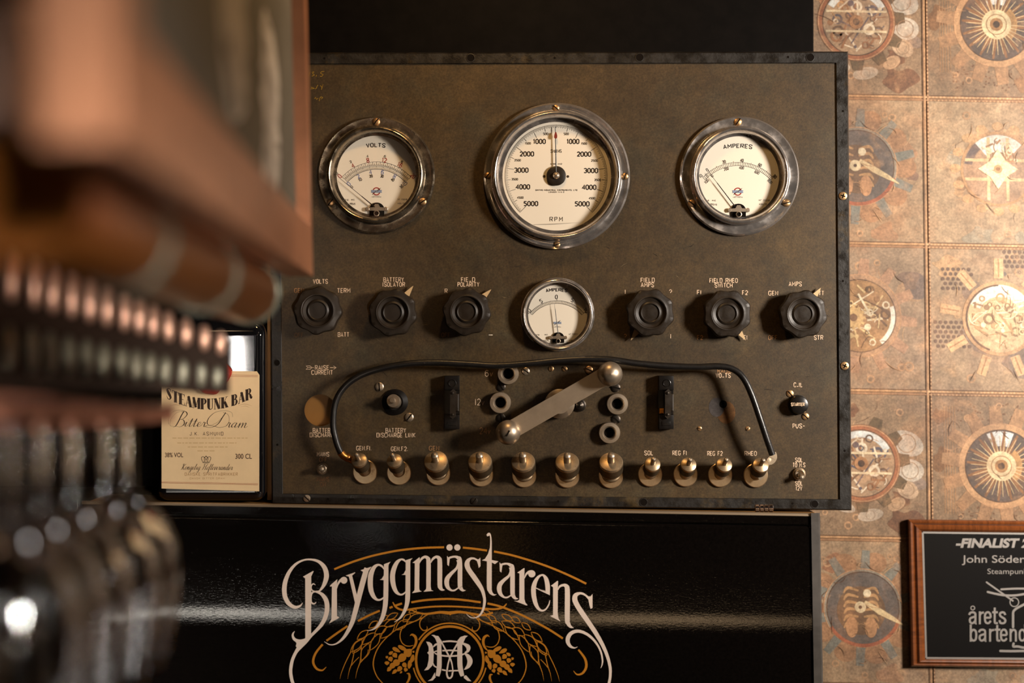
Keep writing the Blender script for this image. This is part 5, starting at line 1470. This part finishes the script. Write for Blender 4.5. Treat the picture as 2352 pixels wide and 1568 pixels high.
            for i in range(12):
                a = i*PI/6; d.stroke([(cx-14+20*math.cos(a), cy+4+20*math.sin(a)), (cx-14+28*math.cos(a), cy+4+28*math.sin(a))], 7, S(214,176,118), 10)
            d.disc(cx-14, cy+4, 23, S(214,176,118), 10); d.disc(cx-14, cy+4, 9, S(124,88,56), 11)
        elif t == 0:                       # big toothed gear with a cream hub and radiating pins
            blots(x, y, rnd, [S(128,92,62), S(150,112,78)], 8)
            for i in range(5): d.stroke([(x+34+i*6, y+30), (x+34+i*6, y+CH-60)], 1.4, S(178,134,94), 2)
            for i in range(90): d.disc(x + 60 + rnd.uniform(0, 230), y + rnd.choice([rnd.uniform(20, 70), rnd.uniform(CH-80, CH-20)]), 2.2, S(112,78,52), 2, 8)
            gear(cx, cy, 82, 98, S(190,148,108), 14, 40, 16, S(164,126,92), 0.12)
            d.disc(cx, cy, 82, S(92,78,70), 5, 60); d.ring(cx, cy, 46, 80, S(214,216,214), 6, 1.2, 2.0)
            spokes(cx, cy, 30, 80, 16, 12, S(140,98,64), 6); spokes(cx, cy, 26, 70, 34, 2.4, S(224,196,150), 8, 0.05)
            d.disc(cx, cy, 34, S(234,212,168), 9, 40); d.ring(cx, cy, 22, 24, S(170,130,90), 10); d.disc(cx, cy, 15, S(176,130,84), 10); d.disc(cx, cy, 8, S(74,56,42), 11)
            d.ring(cx, cy, 34, 48, S(186,142,92), 8, -0.8, 0.9)
        elif t == 1:                       # pale wheel with a four-pointed star
            blots(x, y, rnd, [S(150,116,84), S(190,152,112), S(166,150,126)], 12)
            for i in range(16):
                a = i*2*PI/16; d.disc(cx + 98*math.cos(a), cy + 98*math.sin(a), 13, S(200,160,116), 2, 16, 10)
            d.ring(cx, cy, 78, 86, S(188,146,104), 4); d.disc(cx, cy, 80, S(172,140,112), 5, 60); d.ring(cx, cy, 40, 78, S(226,220,208), 6, 0.8, 2.3); d.ring(cx, cy, 60, 78, S(108,92,88), 6, 2.3, 3.0)
            for yy in (-20, 24): d.stroke([(cx-76, cy+yy), (cx+76, cy+yy)], 7, S(222,188,142), 7)
            for xx in (-22, 22): d.stroke([(cx+xx, cy-72), (cx+xx, cy+72)], 7, S(226,194,148), 7)
            busy(cx, cy-24, 46, rnd, [S(236,214,178), S(160,120,84)], 26, 8)
            q = []
            for i in range(8):
                a = i*PI/4; r = 46 if i % 2 == 0 else 26
                q.append((cx + r*math.cos(a), cy + r*math.sin(a)))
            d.poly(q, S(240,216,176), 12); d.disc(cx, cy, 10, S(196,150,104), 13); d.disc(cx, cy, 5, S(150,108,72), 14)
        else:                              # pale porthole with perforated patches and bars
            blots(x, y, rnd, [S(112,100,92), S(182,146,108), S(136,116,100)], 14)
            for (ox, oy, n_, m_) in [(34,54,6,5),(16,176,7,6),(176,12,6,4),(250,30,4,4)]:
                for i in range(n_):
                    for j in range(m_): d.disc(x+ox+i*12+(j % 2)*6, y+oy+j*11, 4.4, S(106,82,66), 3, 10)
            for i in range(9):
                a = 0.5 + i*0.7
                d.stroke([(cx + 92*math.cos(a), cy + 92*math.sin(a)), (cx + 138*math.cos(a), cy + 138*math.sin(a))], 22, S(214,172,128), 3)
                d.stroke([(cx + 94*math.cos(a), cy + 94*math.sin(a)), (cx + 136*math.cos(a), cy + 136*math.sin(a))], 3, S(170,128,90), 4)
            d.ring(cx, cy, 76, 86, S(200,158,116), 5); d.disc(cx, cy, 78, S(214,184,142), 6, 60)
            d.ring(cx, cy, 50, 77, S(242,236,222), 7, 0.5, 2.7); d.ring(cx, cy, 74, 78, S(104,80,64), 8, 1.6, 4.4)
            busy(cx, cy, 72, rnd, [S(244,226,190), S(190,150,106), S(232,206,160), S(150,118,86)], 60, 8)
    def fine(ci, ri):
        x, y = 2133 + (ci - 1) * CW, 225 + (ri - 1) * CH
        rnd = random.Random(ci * 17 + (ri % 3) * 5 + 90)
        for i in range(46):
            a = rnd.uniform(0, 2*PI); L = rnd.uniform(10, 46); u, v = x + rnd.uniform(50, CW-50), y + rnd.uniform(50, CH-50)
            b_ = a + rnd.uniform(-0.8, 0.8)
            q = [(u, v, 0.4), (u + L*0.5*math.cos(a), v + L*0.5*math.sin(a), 1.6), (u + L*0.5*(math.cos(a)+math.cos(b_)), v + L*0.5*(math.sin(a)+math.sin(b_)), 0.4)]
            d.stroke(q, 1, rnd.choice([S(206,166,124), S(112,82,60), S(190,146,106), S(128,96,70)]), 13 if rnd.random() < 0.3 else 2)
        for i in range(7):
            u, v, r = x + rnd.uniform(40, CW-40), y + rnd.choice([rnd.uniform(24, 60), rnd.uniform(CH-60, CH-24)]), rnd.uniform(5, 12)
            d.ring(u, v, r*0.62, r, S(190,148,110), 2, n=20); d.ring(u, v, r*0.2, r*0.3, S(116,86,62), 2, n=14)
    cells = [(ci, ri) for ci in range(0, 3) for ri in range(-1, 6)]
    for ci, ri in cells: cell(ci, ri); fine(ci, ri)
    xs = [2133 + (k - 1) * CW for k in range(0, 4)]; ys = [225 + (k - 1) * CH for k in range(-1, 7)]
    for i, x in enumerate(xs):
        d.stroke([(x-6, ys[0]), (x-6, ys[-1])], 1.6, S(112,80,56), 15); d.stroke([(x-2.5, ys[0]), (x-2.5, ys[-1])], 4.5, S(190,146,104), 15); d.stroke([(x+4.5, ys[0]), (x+4.5, ys[-1])], 3, S(150,108,76), 15)
        y = ys[1]
        while y < ys[-1] and 0 < i < 3: d.disc(x+4.5, y, 1.9, S(212,168,124), 16, 8); y += 8.5
    for y in ys:
        d.stroke([(xs[0], y-6), (xs[-1], y-6)], 1.6, S(112,80,56), 15); d.stroke([(xs[0], y-2), (xs[-1], y-2)], 4.5, S(196,150,106), 15); d.stroke([(xs[0], y+5), (xs[-1], y+5)], 3.4, S(166,122,86), 15)
        x = 2133
        while x < xs[-1] and y > -200: d.disc(x, y-2, 2.4, S(222,178,132), 16, 8); d.disc(x+4, y+5, 1.9, S(212,168,124), 16, 8); x += 8.5
    o = struct(obj('wall_back', d, M['wallpaper']))
    return o
wallpaper()
b = MB(); b.box(-2.6, P(1800, 0, 0.1).x, 0.0999, 0.14, 0, 2.9)
struct(obj('wall_back_left', b, M['blackwall']))

# ---------------------------------------------------------------- foreground, left: chalkboard, pipe, stud rack and hanging glasses
UD = Vector((-0.0716, 1.0, -0.002)).normalized()          # running away from the camera
UP = Vector((-0.022, 0.0, 1.0)).normalized()
NR = UD.cross(UP).normalized()                             # faces right

def oriented_box(b, o, l0, l1, h0, h1, n0, n1):
    vs = [o + UD*l + UP*h + NR*n for l in (l0, l1) for h in (h0, h1) for n in (n0, n1)]
    b.add(vs, [(0,1,3,2), (4,6,7,5), (0,4,5,1), (2,3,7,6), (0,2,6,4), (1,5,7,3)])

def chalkboard():
    o = P(719, 634, -0.31)
    t = thing('chalkboard', o, 'blurred chalkboard menu in a wide copper frame, hanging at upper left', 'chalkboard')
    L, H, w, th = 0.86, 0.62, 0.044, 0.012
    b = MB(); oriented_box(b, o, -L + 0.01, -0.01, 0.01, H - 0.01, -th - 0.008, -th)
    obj('slate', b, M['chalk'], t)
    for (l0, l1, h0, h1) in [(-L, 0, 0, w), (-0.030, 0, w, H - w), (-L, -L + w, w, H - w), (-L, 0, H - w, H)]:
        b = MB(); oriented_box(b, o, l0, l1, h0, h1, -th - 0.012, 0)
        obj('frame_bar', b, M['copper'], t)
    def on(l, h, lift): return o + UD*l + UP*h + NR*(-th + lift)
    d = Decal(on)
    r = random.Random(11)
    CH = S(226, 220, 212)
    for l0, h0, n in [(-0.24, 0.154, 9), (-0.46, 0.150, 6)]:
        for i in range(n):
            h = h0 - i * 0.0108
            for k in range(2):
                q = [(l0 + r.uniform(-0.032, 0.032), h + r.uniform(-0.006, 0.006)) for _ in range(4)]
                d.stroke(q, 0.0034, CH, k)
    obj('chalk_writing', d, M['print'], t, label='white chalk writing')
    for l in (-0.12, -0.70):
        b = MB(); top = o + UD*l + UP*H + NR*(-th)
        b.tube([top - Vector((0, 0, 0.01)), Vector((top.x, top.y, 2.9))], 0.004, 10)
        obj('hanging_rod', b, M['darkscrew'], t)
chalkboard()

def pipe():
    c = P(565, 670, -0.5); e = P(40, 452, -1.10)
    ud = (c - e).normalized(); L = (c - e).length
    t = thing('copper_pipe', c, 'blurred brown copper tube with pale grey bands, running under the chalkboard', 'pipe')
    b = MB(); R = 0.0240; pts = []; rad = []
    for l, k in [(0.03, 0.55), (0.026, 0.85), (0.018, 1.0), (-0.02, 1.0), (-0.2, 1.0), (-0.4, 1.0), (-L + 0.004, 1.0), (-L, 0.9)]:
        pts.append(c + ud*l); rad.append(R*k)
    b.tube(pts, rad, 40)
    obj('tube', b, M['amber'], t)
    for l in (0.012, -0.215, -0.44):
        b = MB(); b.tube([c + ud*(l - 0.006), c + ud*(l - 0.005), c + ud*(l + 0.005), c + ud*(l + 0.006)], [R*1.0, R*1.045, R*1.045, R*1.0], 40)
        obj('band', b, M['band'], t)
    b = MB(); q = c + ud*(-0.06) + Vector((-0.012, 0, R*0.8)); b.tube([q, Vector((q.x, q.y, 2.9))], 0.003, 8)
    obj('hanging_rod', b, M['darkscrew'], t)
pipe()

def rack():
    A = (0.93, 81.0); B = (1.15, 515.0)                    # distance, pixel column
    def at(t, y0, y1, lift=0.0):
        d_ = A[0] + (B[0]-A[0])*t
        xa = (A[1]-1176)*0.0003125*A[0]; xb = (B[1]-1176)*0.0003125*B[0]
        za = (784-y0)*0.0003125*A[0]; zb = (784-y1)*0.0003125*B[0]
        return Vector((xa + (xb-xa)*t, d_ - D0 - lift, ZC + za + (zb-za)*t))
    def t_for(px):
        lo, hi = -1.0, 1.3
        for _ in range(50):
            m_ = (lo+hi)/2; v = at(m_, 0, 0)
            if 1176 + v.x/(0.0003125*(v.y + D0)) < px: lo = m_
            else: hi = m_
        return lo
    org = at(0.5, 900, 900)
    t = thing('stud_rack', org, 'blurred dark rack with two rows of rounded copper and grey studs above the wine glasses', 'rack')
    tl, tr = -0.62, t_for(528)
    b = MB()
    q = [at(tl, 600, 775, 0), at(tr, 600, 775, 0), at(tr, 890, 903, 0), at(tl, 890, 903, 0)]
    vs = q + [v + Vector((-0.012, 0.03, 0)) for v in q]
    b.add(vs, [(0,1,2,3), (4,7,6,5), (0,4,5,1), (1,5,6,2), (2,6,7,3), (3,7,4,0)])
    obj('rack_body', b, M['leather'], t)
    b = MB(); q = at(-0.45, 590, 590, -0.015); b.tube([q - Vector((0, 0, 0.01)), Vector((q.x, q.y, 2.9))], 0.004, 10)
    obj('hanging_rod', b, M['darkscrew'], t)
    # flat copper rail the feet sit on
    b = MB()
    r0, r1 = P(388, 949, 1.0 - D0), P(-330, 944, 0.50 - D0)
    h = 0.0060
    vs = []
    for p_ in (r0, r1):
        for dz in (-h, h):
            for dy in (0, 0.016): vs.append(p_ + Vector((0, dy, dz)))
    b.add(vs, [(0,1,3,2), (4,6,7,5), (0,4,5,1), (2,3,7,6), (0,2,6,4), (1,5,7,3)])
    obj('rail', b, M['rail'], t)
    studs = [81, 124, 167, 208, 247, 288, 322, 354, 388, 428, 470, 507]
    for row, (ya, yb, hh, mk) in enumerate([(650, 790, 0.0165, 'studcu'), (806, 868, 0.0150, 'studgrey')]):
        proto = None
        for px in [-30, 28] + studs:
            tt = t_for(px + (0 if row == 0 else -8))
            pos = at(tt, ya, yb, 0.002)
            if proto is None:
                b = MB(); n = 10; prof = []
                for i in range(n + 1):
                    a = PI * i / n
                    prof.append((0.0048 * math.sin(a) ** 0.8, -hh * math.cos(a)))
                prof[0] = (0, -hh); prof[-1] = (0, hh)
                b.lathe(prof, 20, m=Matrix.Rotation(PI/2, 4, 'X'))
                proto = part('stud', b, M[mk], t, pos, 'copper stud' if row == 0 else 'grey stud')
            else:
                cs = copy_tree(proto, t, pos, 'copper stud' if row == 0 else 'grey stud')
                cs.scale = (1, 1, 1.0 - 0.4 * min(1, max(0, tt)))
M['rail'] = mat('rail_copper', S(190, 128, 104), 0.4, 0.6)
rack()

def wine_glasses():
    G = 'wine glasses hanging upside down'
    spots = [(297, 0.94, 'upside-down wine glass hanging nearest the bottle, rightmost of the row'), (247, 0.873, 'upside-down wine glass, second from the right of the hanging row'),
             (174, 0.806, 'upside-down wine glass, middle one of the hanging row'), (104, 0.739, 'upside-down wine glass, second from the left of the hanging row'), (34, 0.672, 'upside-down wine glass at the left picture edge')]
    m = Matrix.Rotation(PI/2, 4, 'X')
    first = None
    for px, d_, lb in spots:
        z = ZC - (925 - 784) * 0.0003125 * d_ if False else P(px, 926, d_ - D0).z
        pos = P(px, 926, d_ - D0)
        if first is None:
            g = thing('wine_glass', pos, lb, 'wine glass', G)
            b = MB(); b.lathe([(0, 0), (0.031, 0.0004), (0.0335, 0.0012), (0.0335, 0.0022), (0.02, 0.0036), (0.008, 0.0062), (0.0046, 0.0105), (0, 0.0105)], 48, m=m)
            part('foot', b, M['wineglass'], g, pos)
            b = MB(); b.lathe([(0, 0.0105), (0.0046, 0.0105), (0.0039, 0.018), (0.0038, 0.046), (0.0044, 0.056), (0, 0.056)], 24, m=m)
            part('stem', b, M['wineglass'], g, pos)
            b = MB(); b.lathe([(0, 0.056), (0.0044, 0.056), (0.0075, 0.061), (0.016, 0.069), (0.025, 0.081), (0.0312, 0.095), (0.0333, 0.109), (0.0326, 0.126), (0.0295, 0.150), (0.0255, 0.176), (0.0248, 0.1765),
                               (0.0242, 0.176), (0.0282, 0.150), (0.0313, 0.126), (0.0319, 0.109), (0.0298, 0.096), (0.0238, 0.083), (0.0150, 0.0725), (0.006, 0.0665), (0, 0.0655)], 64, m=m)
            part('bowl', b, M['wineglass'], g, pos)
            first = g
        else:
            c = copy_tree(first, None, pos, lb); c['group'] = G
wine_glasses()

# dark red-brown post at the upper left, with a copper cup hung on it
b = MB()
a0, a1 = P(-420, 0, -0.98), P(262, 0, -0.98)
b.box(a0.x, a1.x, -0.98, -0.90, ZC + 0.082, 2.9, bev=0.004)
tag(obj('wooden_post', b, mat('red_brown_wood', S(84, 26, 9), 0.6, spec=0.2, vary=[(14, 0.6, 1.3, (1, 1, 0.15))])), 'blurred dark red-brown wooden post at the upper left picture edge', 'post')
cp = P(56, 150, -1.10)
t = thing('copper_cup', cp, 'blurred pinkish copper cup hanging in front of the red-brown post', 'cup')
b = MB(); b.lathe([(0, -0.022), (0.012, -0.0218), (0.0145, -0.019), (0.0155, 0), (0.0165, 0.02), (0.0172, 0.022), (0.016, 0.022), (0.0145, 0), (0.0135, -0.018), (0, -0.0195)], 40, m=Matrix.Rotation(PI/2, 4, 'X'))
part('cup_body', b, M['studcu'], t, cp)
b = MB(); b.tube([cp + Vector((-0.015, 0, 0.014)), cp + Vector((-0.026, 0, 0.010)), cp + Vector((-0.027, 0, -0.008)), cp + Vector((-0.0155, 0, -0.013))], 0.002, 10)
obj('handle', b, M['studcu'], t)
b = MB(); b.tube([cp + Vector((-0.0265, 0, 0.006)), cp + Vector((-0.0265, 0.03, 0.03)), cp + Vector((-0.0265, 0.135, 0.036))], 0.0014, 8)
obj('hook', b, M['darkscrew'], t)
